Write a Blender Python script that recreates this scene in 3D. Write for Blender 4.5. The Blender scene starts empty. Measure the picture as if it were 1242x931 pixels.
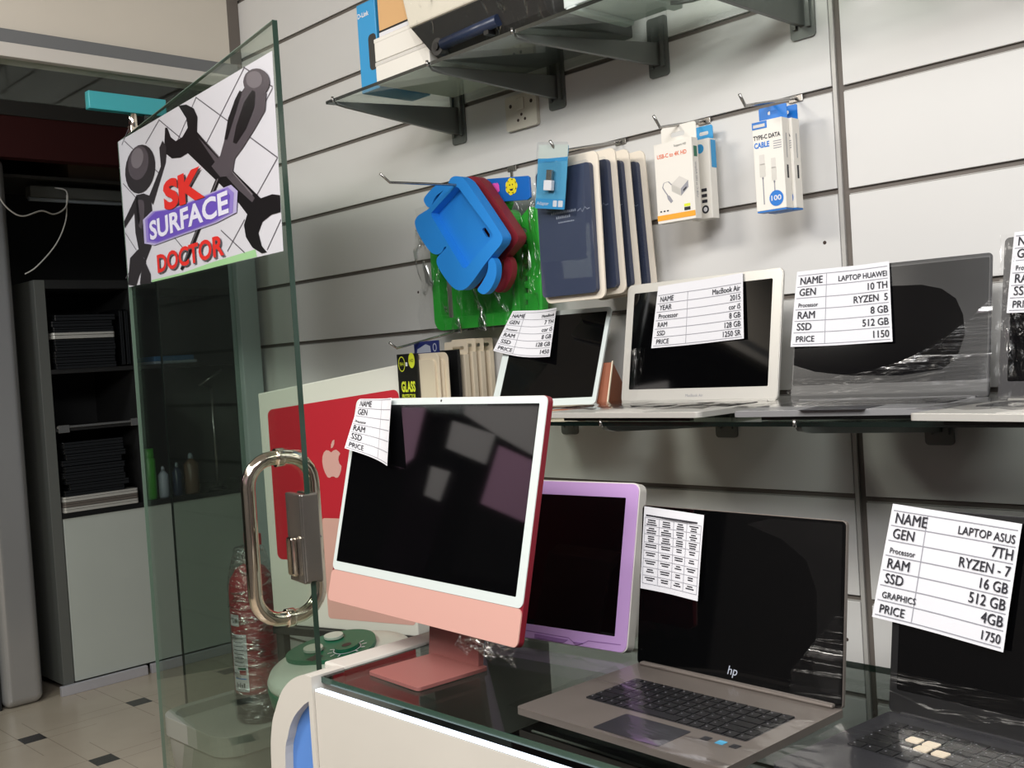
import bpy, bmesh, math, random
from mathutils import Vector, Matrix
from mathutils.geometry import tessellate_polygon
random.seed(7)
S = bpy.context.scene
COL = S.collection
R = math.radians

# ------------------------------------------------------------------ camera, light, exposure
cam_d = bpy.data.cameras.new('camera')
cam = bpy.data.objects.new('camera', cam_d); COL.objects.link(cam)
cam_d.sensor_width = 36.0
cam_d.lens = 36.0 * 1300.0 / 1242.0
cam_d.clip_start = 0.02
yaw, pit, rol = -0.80677534, -0.02644882, -0.06378569
fw = Vector((math.sin(yaw)*math.cos(pit), math.cos(yaw)*math.cos(pit), math.sin(pit)))
r0 = Vector((math.cos(yaw), -math.sin(yaw), 0)); u0 = r0.cross(fw)
rt = r0*math.cos(rol) + u0*math.sin(rol); up = -r0*math.sin(rol) + u0*math.cos(rol)
cam.matrix_world = Matrix(((rt.x, up.x, -fw.x, 0), (rt.y, up.y, -fw.y, -1.967), (rt.z, up.z, -fw.z, 1.45), (0, 0, 0, 1)))
S.camera = cam

world = bpy.data.worlds.new('world'); S.world = world; world.use_nodes = True
world.node_tree.nodes['Background'].inputs[0].default_value = (0.9, 0.95, 1.0, 1)
world.node_tree.nodes['Background'].inputs[1].default_value = 0.12

def area(name, loc, aim, sx, sy, watts, color=(1, 1, 1)):
    l = bpy.data.lights.new(name, 'AREA'); l.shape = 'RECTANGLE'; l.size = sx; l.size_y = sy
    l.energy = watts; l.color = color
    o = bpy.data.objects.new(name, l); COL.objects.link(o); o.location = loc
    o.rotation_euler = (Vector(aim) - Vector(loc)).to_track_quat('-Z', 'Y').to_euler()
    return o
area('shop_tube_light', (0.0, -1.95, 2.96), (-0.5, -1.2, 0), 2.2, 0.3, 78, (1.0, 0.99, 0.98))
area('shop_back_fill', (-0.2, -3.3, 2.9), (-0.9, -0.6, 0.8), 2.4, 0.5, 75, (1.0, 0.99, 0.98))  # added fill, lifts the lower wall, counter front and laptops
area('shop_rear_light', (-2.3, -2.6, 2.96), (-2.4, -1.6, 0), 0.9, 0.5, 62, (1.0, 0.95, 0.87))
area('corridor_light', (-4.2, -1.9, 2.95), (-4.4, -1.0, 0), 0.6, 0.6, 24, (0.97, 1.0, 1.0))
VS = S.view_settings
VS.view_transform = 'Standard'; VS.look = 'None'; VS.gamma = 1.0; VS.use_curve_mapping = False
VS.exposure = -0.34
S.cycles.max_bounces = 10; S.cycles.transparent_max_bounces = 24; S.cycles.caustics_reflective = False
S.cycles.caustics_refractive = False; S.cycles.use_denoising = True

# ------------------------------------------------------------------ materials
def lin(c):
    return tuple(((v/255.0)/12.92 if v/255.0 <= 0.04045 else ((v/255.0+0.055)/1.055)**2.4) for v in c) + (1.0,)
def mat(name, rgb, rough=0.5, metal=0.0, spec=0.5, var=0.0, vscale=6.0, bump=0.0, bscale=80.0, emit=None, coat=0.0):
    m = bpy.data.materials.new(name); m.use_nodes = True
    nt = m.node_tree; b = nt.nodes['Principled BSDF']
    b.inputs['Base Color'].default_value = lin(rgb)
    b.inputs['Roughness'].default_value = rough; b.inputs['Metallic'].default_value = metal
    b.inputs['Specular IOR Level'].default_value = spec
    b.inputs['Coat Weight'].default_value = coat
    if var > 0:
        tc = nt.nodes.new('ShaderNodeTexCoord'); n = nt.nodes.new('ShaderNodeTexNoise')
        n.inputs['Scale'].default_value = vscale; n.inputs['Detail'].default_value = 5
        r = nt.nodes.new('ShaderNodeMixRGB'); a = lin(rgb)
        r.inputs[1].default_value = tuple(v*(1-var) for v in a[:3]) + (1,)
        r.inputs[2].default_value = tuple(min(1, v*(1+var)) for v in a[:3]) + (1,)
        nt.links.new(tc.outputs['Object'], n.inputs['Vector']); nt.links.new(n.outputs['Fac'], r.inputs[0])
        nt.links.new(r.outputs[0], b.inputs['Base Color'])
    if bump > 0:
        tc = nt.nodes.new('ShaderNodeTexCoord'); n = nt.nodes.new('ShaderNodeTexNoise'); n.inputs['Scale'].default_value = bscale
        bp = nt.nodes.new('ShaderNodeBump'); bp.inputs['Strength'].default_value = bump; bp.inputs['Distance'].default_value = 0.004
        nt.links.new(tc.outputs['Object'], n.inputs['Vector']); nt.links.new(n.outputs['Fac'], bp.inputs['Height'])
        nt.links.new(bp.outputs[0], b.inputs['Normal'])
    if emit:
        b.inputs['Emission Color'].default_value = lin(rgb); b.inputs['Emission Strength'].default_value = emit
    return m
def facing_fac(nt, f0, power=5.0, top=0.9):
    """reflectance that rises towards grazing angles, the same from both sides of a thin sheet"""
    lw = nt.nodes.new('ShaderNodeLayerWeight'); lw.inputs['Blend'].default_value = 0.5
    pw = nt.nodes.new('ShaderNodeMath'); pw.operation = 'POWER'; pw.inputs[1].default_value = power
    ml = nt.nodes.new('ShaderNodeMath'); ml.operation = 'MULTIPLY_ADD'; ml.inputs[1].default_value = top; ml.inputs[2].default_value = f0
    nt.links.new(lw.outputs['Facing'], pw.inputs[0]); nt.links.new(pw.outputs[0], ml.inputs[0]); return ml.outputs[0]
def glassmat(name, tint, gloss=0.03, f0=0.03, top=0.75):
    m = bpy.data.materials.new(name); m.use_nodes = True; nt = m.node_tree; nt.nodes.clear()
    o = nt.nodes.new('ShaderNodeOutputMaterial'); mx = nt.nodes.new('ShaderNodeMixShader')
    t = nt.nodes.new('ShaderNodeBsdfTransparent'); g = nt.nodes.new('ShaderNodeBsdfGlossy')
    t.inputs['Color'].default_value = tint + (1,); g.inputs['Roughness'].default_value = gloss
    g.inputs['Color'].default_value = (0.95, 1, 0.97, 1)
    nt.links.new(facing_fac(nt, f0, 5.0, top), mx.inputs[0]); nt.links.new(t.outputs[0], mx.inputs[1]); nt.links.new(g.outputs[0], mx.inputs[2])
    nt.links.new(mx.outputs[0], o.inputs['Surface']); return m
def filmmat(name, scale=(14, 3, 40), strength=0.9, base=0.02, amp=0.35, lo=0.58, hi=0.70, dist=0.02, seed=0.0, tint=0.98, rot=(0, 0, 0), rough=0.2, top=0.0):
    """clear cling film: transparent sheet whose creases catch the light"""
    m = bpy.data.materials.new(name); m.use_nodes = True; nt = m.node_tree; nt.nodes.clear()
    o = nt.nodes.new('ShaderNodeOutputMaterial'); mx = nt.nodes.new('ShaderNodeMixShader')
    t = nt.nodes.new('ShaderNodeBsdfTransparent'); g = nt.nodes.new('ShaderNodeBsdfGlossy'); g.inputs['Roughness'].default_value = rough
    t.inputs['Color'].default_value = (tint, tint, tint, 1)
    tc = nt.nodes.new('ShaderNodeTexCoord'); mp = nt.nodes.new('ShaderNodeMapping'); mp.inputs['Scale'].default_value = scale
    mp.inputs['Location'].default_value = (seed, seed, seed); mp.inputs['Rotation'].default_value = rot
    n = nt.nodes.new('ShaderNodeTexNoise'); n.inputs['Scale'].default_value = 1.0; n.inputs['Detail'].default_value = 3; n.inputs['Distortion'].default_value = 0.8
    bp = nt.nodes.new('ShaderNodeBump'); bp.inputs['Strength'].default_value = strength; bp.inputs['Distance'].default_value = dist
    mr = nt.nodes.new('ShaderNodeMapRange'); mr.interpolation_type = 'SMOOTHSTEP'
    mr.inputs['From Min'].default_value = lo; mr.inputs['From Max'].default_value = hi; mr.inputs['To Min'].default_value = base; mr.inputs['To Max'].default_value = amp
    nt.links.new(tc.outputs['Object'], mp.inputs['Vector']); nt.links.new(mp.outputs[0], n.inputs['Vector'])
    nt.links.new(n.outputs['Fac'], bp.inputs['Height']); nt.links.new(bp.outputs[0], g.inputs['Normal'])
    nt.links.new(n.outputs['Fac'], mr.inputs['Value'])
    mxm = nt.nodes.new('ShaderNodeMath'); mxm.operation = 'MAXIMUM'; nt.links.new(mr.outputs[0], mxm.inputs[0]); nt.links.new(facing_fac(nt, 0.0, 6.0, top), mxm.inputs[1]); nt.links.new(mxm.outputs[0], mx.inputs[0])
    nt.links.new(t.outputs[0], mx.inputs[1]); nt.links.new(g.outputs[0], mx.inputs[2]); nt.links.new(mx.outputs[0], o.inputs['Surface']); return m

M = dict(
 board=mat('white_melamine', (214, 213, 211), 0.38, var=0.03, vscale=3),
 groove=mat('groove_shadow_gap', (104, 97, 91), 0.6),
 alu=mat('aluminium_strip', (186, 184, 180), 0.4, 0.1),
 post=mat('painted_aluminium', (168, 180, 180), 0.35, 0.2),
 fascia=mat('cream_fascia', (206, 199, 187), 0.6, var=0.04, vscale=2),
 beamgrey=mat('grey_steel_beam', (112, 114, 116), 0.5, 0.2),
 beamwhite=mat('white_steel_beam', (196, 192, 186), 0.5),
 soffit=mat('dark_soffit', (62, 60, 58), 0.7, var=0.15),
 redband=mat('dark_red_signboard', (70, 22, 22), 0.6),
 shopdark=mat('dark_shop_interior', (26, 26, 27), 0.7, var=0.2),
 shopmid=mat('grey_shop_shelf', (70, 69, 66), 0.6),
 cabwhite=mat('grey_white_laminate', (186, 192, 186), 0.5, var=0.05, vscale=4),
 cabgrey=mat('grey_laminate_side', (95, 97, 94), 0.5),
 skirt=mat('pale_skirting', (178, 176, 182), 0.5, var=0.1, vscale=9),
 metalpost=mat('brushed_steel_post', (182, 181, 182), 0.26, 0.55, var=0.04),
 chrome=mat('polished_chrome', (225, 215, 200), 0.12, 1.0),
 chromedark=mat('lock_steel', (165, 160, 155), 0.25, 0.9),
 darkmetal=mat('dark_bracket_metal', (112, 115, 112), 0.4, 0.35),
 zinc=mat('zinc_hook', (170, 168, 165), 0.25, 0.9),
 edge=mat('green_glass_edge', (42, 66, 56), 0.12, 0.0, 0.8), edgepale=mat('pale_glass_edge', (128, 150, 138), 0.2),
 edgedark=mat('dark_glass_edge', (14, 24, 21), 0.12, 0.0, 0.8),
 teal=mat('teal_protective_film', (60, 165, 175), 0.3),
 black=mat('black_plastic', (20, 20, 21), 0.4),
 screen=mat('black_screen_glass', (5, 5, 6), 0.04, 0.0, 0.55),
 screenmatte=mat('matte_screen', (9, 9, 11), 0.07, 0.0, 0.35),
 paper=mat('white_paper', (222, 222, 227), 0.7),
 ink=mat('dark_ink', (38, 38, 46), 0.7), line=mat('grey_ruling', (150, 150, 158), 0.7),
 bezelwhite=mat('white_bezel', (206, 215, 213), 0.25),
 alusilver=mat('silver_aluminium', (208, 206, 200), 0.35, 0.35),
 zbook=mat('warm_grey_aluminium', (122, 114, 108), 0.36, 0.35),
 charcoal=mat('charcoal_laptop_shell', (42, 42, 46), 0.35),
 key=mat('black_key', (26, 26, 28), 0.42),
 pink=mat('pale_pink_aluminium', (210, 163, 152), 0.35, 0.05), rose=mat('rose_aluminium', (152, 96, 91), 0.4, 0.1),
 crimson=mat('crimson_aluminium', (136, 34, 48), 0.35, 0.2),
 lavender=mat('lavender_plastic', (196, 158, 214), 0.35), offwhite=mat('off_white_plastic', (214, 210, 204), 0.4),
 redprint=mat('red_box_print', (204, 40, 56), 0.45), logopink=mat('pale_logo_print', (232, 176, 170), 0.5), pinkprint=mat('pink_box_print', (232, 178, 168), 0.5),
 boxwhite=mat('white_carton', (232, 228, 220), 0.5),
 counterwhite=mat('white_counter_laminate', (203, 199, 191), 0.42, var=0.05, vscale=5),
 counterdark=mat('dark_counter_interior', (44, 46, 45), 0.6),
 blue_inset=mat('blue_inset', (88, 138, 214), 0.5),
 led=mat('led_strip', (225, 238, 255), emit=1.25), mauvereflect=mat('mauve_reflected_card', (226, 176, 214), 0.5), greyreflect=mat('pale_reflected_card', (222, 220, 222), 0.5),
 kidblue=mat('blue_foam', (40, 140, 226), 0.5), kidred=mat('dark_red_foam', (134, 36, 48), 0.5), kidgreen=mat('green_foam', (52, 178, 60), 0.35),
 bluecard=mat('blue_card', (24, 104, 190), 0.35), yellow=mat('yellow_sticker', (238, 222, 40), 0.5), magenta=mat('pink_sticker', (232, 90, 190), 0.5),
 navy=mat('navy_leather', (60, 68, 92), 0.45), beige=mat('beige_card', (232, 222, 206), 0.55), cream=mat('cream_carton', (224, 210, 186), 0.55),
 silverprint=mat('silver_print', (170, 176, 190), 0.4),
 skycard=mat('sky_blue_card', (86, 168, 208), 0.4), blisterpale=mat('pale_card', (206, 214, 206), 0.5),
 cartblue=mat('blue_carton', (30, 118, 204), 0.4), orange=mat('orange_print', (236, 166, 50), 0.5), orangetext=mat('orange_red_print', (224, 110, 70), 0.5),
 deepblue=mat('deep_blue_card', (34, 44, 104), 0.4), glassblack=mat('black_carton', (28, 28, 26), 0.4), lime=mat('lime_print', (222, 230, 60), 0.5),
 dlink=mat('cyan_blue_carton', (52, 150, 206), 0.45), tan=mat('tan_carton', (214, 170, 118), 0.6), devdark=mat('dark_grimy_plastic', (48, 47, 46), 0.45, var=0.3, vscale=18),
 devcream=mat('cream_plastic', (226, 220, 204), 0.45, var=0.05), devblue=mat('dark_blue_roller', (38, 48, 72), 0.35),
 extred=mat('red_cylinder_paint', (168, 58, 64), 0.35), greydeck=mat('mid_grey_aluminium', (148, 148, 150), 0.35, 0.3), tubgrey=mat('dull_grey_plastic', (150, 152, 144), 0.45), vacgreen=mat('dark_green_plastic', (24, 104, 76), 0.4), vacwhite=mat('grey_white_plastic', (206, 212, 202), 0.4),
 leather=mat('brown_leather', (140, 78, 50), 0.55, var=0.15, vscale=30),
 canGreen=mat('green_can', (60, 150, 40), 0.4), bottlewhite=mat('white_bottle', (140, 150, 160), 0.5), bottlebrown=mat('brown_bottle', (96, 74, 58), 0.4),
 folder=mat('blue_folder', (40, 90, 130), 0.5),
 pgrey=mat('poster_paper', (214, 214, 222), 0.3), pdark=mat('poster_dark_grey', (84, 78, 84), 0.3), pblack=mat('poster_black', (28, 26, 28), 0.3), pmid=mat('poster_mid_grey', (50, 47, 50), 0.3), plight=mat('poster_light_grey', (118, 112, 118), 0.3), ppale=mat('poster_pale_purple', (186, 178, 220), 0.3), pmauve=mat('poster_mid_purple', (146, 128, 206), 0.3),
 pred=mat('poster_red', (226, 54, 48), 0.3), ppurple=mat('poster_purple', (110, 86, 190), 0.3), plav=mat('poster_white', (232, 232, 250), 0.3), pgreen=mat('poster_green_strip', (160, 206, 152), 0.4), pline=mat('poster_line', (96, 92, 100), 0.4),
 plate=mat('yellowed_switch_plastic', (210, 204, 190), 0.45, var=0.05), hole=mat('dark_hole', (60, 46, 40), 0.8),
 ceiling=mat('ceiling_board', (176, 173, 168), 0.8), roomdark=mat('dark_rear_wall', (96, 94, 95), 0.7), roompanel=mat('grey_reflected_panel', (150, 140, 146), 0.6), roompink=mat('mauve_reflected_panel', (150, 112, 140), 0.6),
 gdoor=glassmat('door_glass', (0.84, 0.885, 0.85)), gfix=glassmat('side_glass', (0.80, 0.85, 0.81)), gshelf=glassmat('shelf_glass', (0.86, 0.90, 0.87)),
 gcounter=glassmat('counter_glass', (0.62, 0.66, 0.64)), clear=glassmat('clear_blister', (0.95, 0.96, 0.97)),
 film=filmmat('crinkled_cling_film', (4, 8, 34), rot=(0, 0.3, 0), amp=0.5, rough=0.25), filmv=filmmat('vertical_cling_film', (30, 30, 5), 0.8, 0.02, 0.4, dist=0.015, seed=3),
 filmhaze=filmmat('taut_cling_film', (3, 3, 3), 0.05, 0.028, 0.042, 0.3, 0.8, dist=0.01, seed=2, tint=0.99, rough=0.3),
 filmbag=filmmat('clear_poly_bag', (22, 22, 9), 1.0, 0.06, 0.7, 0.54, 0.68, dist=0.03, seed=9, tint=0.96),
 filmext=filmmat('wrapped_cling_film', (18, 18, 60), 1.0, 0.16, 0.6, 0.48, 0.66, dist=0.02, seed=5, tint=0.98), filmdeck=filmmat('glossy_cling_film', (5, 26, 20), 0.12, 0.05, 0.35, 0.6, 0.72, dist=0.01, seed=1, rough=0.08, top=0.9),
)
# two-tone floor: large tiles with small dark corner tiles in a pinwheel lattice
def floor_mat():
    m = bpy.data.materials.new('pinwheel_tiles'); m.use_nodes = True; nt = m.node_tree; b = nt.nodes['Principled BSDF']
    N = nt.nodes.new; L = nt.links.new
    geo = N('ShaderNodeNewGeometry'); sep = N('ShaderNodeSeparateXYZ'); L(geo.outputs['Position'], sep.inputs[0])
    def math_(op, a, b_=None):
        n = N('ShaderNodeMath'); n.operation = op
        for i, v in enumerate((a, b_)):
            if v is None: continue
            if isinstance(v, (int, float)): n.inputs[i].default_value = v
            else: L(v, n.inputs[i])
        return n.outputs[0]
    px = math_('ADD', sep.outputs[0], 4.687); py = math_('SUBTRACT', sep.outputs[1], 0.073)
    ux, uy = 0.5, 0.09; k = ux*ux + uy*uy
    a = math_('DIVIDE', math_('ADD', math_('MULTIPLY', px, ux), math_('MULTIPLY', py, uy)), k)
    c = math_('DIVIDE', math_('ADD', math_('MULTIPLY', px, -uy), math_('MULTIPLY', py, ux)), k)
    fa = math_('SUBTRACT', a, math_('ROUND', a)); fc = math_('SUBTRACT', c, math_('ROUND', c))
    lx = math_('SUBTRACT', math_('MULTIPLY', fa, ux), math_('MULTIPLY', fc, uy)); ly = math_('ADD', math_('MULTIPLY', fa, uy), math_('MULTIPLY', fc, ux))
    inside = math_('MULTIPLY', math_('LESS_THAN', math_('ABSOLUTE', lx), 0.045), math_('LESS_THAN', math_('ABSOLUTE', ly), 0.045))
    # thin joints along the small tile's sides
    j1 = math_('LESS_THAN', math_('ABSOLUTE', math_('SUBTRACT', math_('ABSOLUTE', lx), 0.045)), 0.0018)
    j2 = math_('LESS_THAN', math_('ABSOLUTE', math_('SUBTRACT', math_('ABSOLUTE', ly), 0.045)), 0.0018)
    joint = math_('MAXIMUM', math_('MULTIPLY', j1, math_('LESS_THAN', math_('ABSOLUTE', ly), 0.25)), math_('MULTIPLY', j2, math_('LESS_THAN', math_('ABSOLUTE', lx), 0.25)))
    noi = N('ShaderNodeTexNoise'); noi.inputs['Scale'].default_value = 3; noi.inputs['Detail'].default_value = 6; L(geo.outputs['Position'], noi.inputs['Vector'])
    mx0 = N('ShaderNodeMixRGB'); mx0.inputs[1].default_value = lin((168, 156, 140)); mx0.inputs[2].default_value = lin((196, 184, 166)); L(noi.outputs['Fac'], mx0.inputs[0])
    mx1 = N('ShaderNodeMixRGB'); mx1.inputs[2].default_value = lin((120, 110, 100)); L(mx0.outputs[0], mx1.inputs[1]); L(math_('MULTIPLY', joint, 0.6), mx1.inputs[0])
    mx2 = N('ShaderNodeMixRGB'); mx2.inputs[2].default_value = lin((38, 36, 36)); L(mx1.outputs[0], mx2.inputs[1]); L(inside, mx2.inputs[0])
    L(mx2.outputs[0], b.inputs['Base Color']); b.inputs['Roughness'].default_value = 0.25
    return m
M['floor'] = floor_mat()

# ------------------------------------------------------------------ helpers
class MB:
    """collects shapes and links them as one mesh object"""
    def __init__(self, xf=None):
        self.v = []; self.f = []; self.mi = []; self.sm = []; self.xf = xf
    def add(self, verts, faces, mi=0, smooth=False):
        n = len(self.v); xf = self.xf
        self.v += [tuple(xf(*p)) if xf else tuple(p) for p in verts]
        for q in faces: self.f.append([n+i for i in q]); self.mi.append(mi); self.sm.append(smooth)
        return self
    def box(self, x0, x1, y0, y1, z0, z1, mi=0):
        V = [(x, y, z) for x in (x0, x1) for y in (y0, y1) for z in (z0, z1)]
        return self.add(V, [(0, 1, 3, 2), (4, 6, 7, 5), (0, 4, 5, 1), (2, 3, 7, 6), (0, 2, 6, 4), (1, 5, 7, 3)], mi)
    def quad(self, pts, mi=0): return self.add(pts, [tuple(range(len(pts)))], mi)
    def poly(self, loops, at, mi=0):
        """flat polygon (outer loop, hole loops) placed through at(a, b)"""
        if not isinstance(loops[0][0], (list, tuple)): loops = [loops]
        pts = [p for l in loops for p in l]
        tris = tessellate_polygon([[Vector((p[0], p[1], 0)) for p in l] for l in loops])
        return self.add([at(*p) for p in pts], [tuple(t) for t in tris], mi)
    def prism(self, loops, at0, at1, mi=0, mi_side=None, smooth=False):
        """solid between two copies of a polygon (with holes)"""
        if not isinstance(loops[0][0], (list, tuple)): loops = [loops]
        self.poly(loops, at0, mi); self.poly(loops, at1, mi)
        for l in loops:
            n = len(l); V = [at0(*p) for p in l] + [at1(*p) for p in l]
            self.add(V, [(i, (i+1) % n, n+(i+1) % n, n+i) for i in range(n)], mi if mi_side is None else mi_side, smooth)
        return self
    def tube(self, pts, r, mi=0, seg=10, closed=False, caps=True):
        P = [Vector(p) for p in pts]; n = len(P); rings = []; prev = None
        for i, p in enumerate(P):
            if closed: d = (P[(i+1) % n] - P[i-1])
            else: d = (P[min(i+1, n-1)] - P[max(i-1, 0)])
            d.normalize()
            ref = prev if prev is not None else (Vector((0, 0, 1)) if abs(d.z) < 0.9 else Vector((1, 0, 0)))
            a = ref - d*ref.dot(d); a.normalize(); b = d.cross(a); prev = a
            rr = r[i] if isinstance(r, (list, tuple)) else r
            rings.append([tuple(p + a*rr*math.cos(2*math.pi*k/seg) + b*rr*math.sin(2*math.pi*k/seg)) for k in range(seg)])
        V = [q for g in rings for q in g]; F = []
        for i in range(n if closed else n-1):
            j = (i+1) % n
            for k in range(seg): F.append((i*seg+k, i*seg+(k+1) % seg, j*seg+(k+1) % seg, j*seg+k))
        self.add(V, F, mi, True)
        if caps and not closed: self.add(rings[0], [tuple(range(seg))], mi); self.add(rings[-1], [tuple(range(seg))], mi)
        return self
    def lathe(self, prof, c=(0, 0, 0), seg=32, mi=0, sx=1.0, sy=1.0):
        V = []; F = []; n = len(prof)
        for (r, z) in prof:
            for k in range(seg): V.append((c[0]+sx*r*math.cos(2*math.pi*k/seg), c[1]+sy*r*math.sin(2*math.pi*k/seg), c[2]+z))
        for i in range(n-1):
            for k in range(seg): F.append((i*seg+k, i*seg+(k+1) % seg, (i+1)*seg+(k+1) % seg, (i+1)*seg+k))
        self.add(V, F, mi, True)
        self.add(V[:seg], [tuple(range(seg))], mi); self.add(V[-seg:], [tuple(range(seg))], mi)
        return self
    def build(self, name, mats, parent=None, bevel=0.0, seg=2, origin=None, local=False):
        if not isinstance(mats, (list, tuple)): mats = [mats]
        o0 = Vector((0, 0, 0))
        if parent is not None and not local: o0 = ORG.get(parent.name, Vector((0, 0, 0)))
        elif origin is not None: o0 = Vector(origin)
        me = bpy.data.meshes.new(name)
        me.from_pydata([tuple(Vector(p) - o0) for p in self.v], [], self.f)
        for m in mats: me.materials.append(m)
        for p, mi, sm in zip(me.polygons, self.mi, self.sm): p.material_index = mi; p.use_smooth = sm
        bm = bmesh.new(); bm.from_mesh(me)
        bmesh.ops.remove_doubles(bm, verts=bm.verts, dist=1e-5)
        bmesh.ops.recalc_face_normals(bm, faces=bm.faces); bm.to_mesh(me); bm.free()
        o = bpy.data.objects.new(name, me); COL.objects.link(o)
        if parent is not None: o.parent = parent; ORG[o.name] = o0 if not local else Vector((0, 0, 0))
        else: o.location = o0; ORG[o.name] = o0
        if bevel > 0:
            b = o.modifiers.new('bevel', 'BEVEL'); b.width = bevel; b.segments = seg; b.limit_method = 'ANGLE'; b.angle_limit = R(40)
        return o
ORG = {}
def thing(name, label, cat, loc=(0, 0, 0), rz=0.0, group=None):
    o = bpy.data.objects.new(name, None); COL.objects.link(o); o.location = loc; o.rotation_euler = (0, 0, rz)
    o.empty_display_size = 0.05; ORG[o.name] = Vector(loc)
    o['label'] = label; o['category'] = cat
    if group: o['group'] = group
    return o
def tag(o, label, cat, group=None):
    o['label'] = label; o['category'] = cat
    if group: o['group'] = group
    return o
def struct(o): o['kind'] = 'structure'; return o
def copy_thing(o, label=None):
    c = o.copy(); COL.objects.link(c)
    if label: c['label'] = label
    for ch in list(o.children):
        d = ch.copy(); COL.objects.link(d); d.parent = c
        for g in list(ch.children):
            e = g.copy(); COL.objects.link(e); e.parent = d
    return c
def rrect(x0, x1, y0, y1, r, n=5):
    P = []
    for cx, cy, a0 in ((x1-r, y1-r, 0), (x0+r, y1-r, 90), (x0+r, y0+r, 180), (x1-r, y0+r, 270)):
        for k in range(n+1): a = R(a0 + 90.0*k/n); P.append((cx+r*math.cos(a), cy+r*math.sin(a)))
    return P
def smooth_loop(P, n=2, k=0.12):
    for _ in range(n):
        Q = []
        for i in range(len(P)):
            a, c = P[i], P[(i+1) % len(P)]
            Q += [(a[0]*(1-k)+c[0]*k, a[1]*(1-k)+c[1]*k), (a[0]*k+c[0]*(1-k), a[1]*k+c[1]*(1-k))]
        P = Q
    return P
def curve_pts(P, n=6):
    """smooth path through the points"""
    P = [Vector(p) for p in P]; Q = []
    for i in range(len(P)-1):
        a, b_, c, d = P[max(i-1, 0)], P[i], P[i+1], P[min(i+2, len(P)-1)]
        for k in range(n):
            t = k/n; Q.append(tuple(0.5*((2*b_) + (c-a)*t + (2*a-5*b_+4*c-d)*t*t + (3*b_-a-3*c+d)*t*t*t)))
    return Q + [tuple(P[-1])]
def circle(cx, cy, rx, ry=None, n=24):
    ry = ry or rx
    return [(cx+rx*math.cos(2*math.pi*k/n), cy+ry*math.sin(2*math.pi*k/n)) for k in range(n)]
_T = {}
def glyphs(s, bold=0.0):
    """flat triangles of a line of lettering, cap height 1, starting at x 0"""
    if (s, bold) in _T: return _T[(s, bold)]
    def raw(t):
        cu = bpy.data.curves.new('t', 'FONT'); cu.body = t; cu.offset = bold; cu.resolution_u = 3
        ob = bpy.data.objects.new('t', cu); COL.objects.link(ob)
        dg = bpy.context.evaluated_depsgraph_get(); dg.update()
        me = bpy.data.meshes.new_from_object(ob.evaluated_get(dg))
        V = [(v.co.x, v.co.y) for v in me.vertices]; F = [tuple(p.vertices) for p in me.polygons]
        bpy.data.objects.remove(ob); bpy.data.curves.remove(cu); bpy.data.meshes.remove(me)
        return V, F
    if 'H' not in _T:
        V, F = raw('H'); _T['H'] = max(v[1] for v in V)
    h = _T['H']; V, F = raw(s)
    if not V: V = [(0, 0)]
    x0 = min(v[0] for v in V); V = [((x-x0)/h, y/h) for x, y in V]
    _T[(s, bold)] = (V, F, max(v[0] for v in V)); return _T[(s, bold)]
def letter(mb, s, at, x, y, cap, mi, align='l', bold=0.0, width=None, shear=0.0):
    """lettering on a surface: at(x, y) gives the point; cap is the cap height"""
    V, F, w = glyphs(s, bold)
    sx = cap if width is None else width/w
    off = 0 if align == 'l' else (-w*sx if align == 'r' else -w*sx/2)
    mb.add([at(x+off+a*sx+shear*b*cap, y+b*cap) for a, b in V], F, mi)
APPLE = [(0, .62), (.12, .68), (.25, .70), (.38, .64), (.44, .58), (.36, .50), (.33, .40), (.36, .29), (.46, .21), (.42, .08), (.34, -.05), (.25, -.13), (.16, -.14), (.05, -.10), (-.05, -.10), (-.16, -.14), (-.26, -.12), (-.36, 0), (-.44, .16), (-.47, .34), (-.44, .5), (-.36, .62), (-.24, .69), (-.12, .68)]
LEAF = [(0, .74), (.02, .86), (.10, .97), (.20, 1.0), (.18, .88), (.10, .77)]
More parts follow.
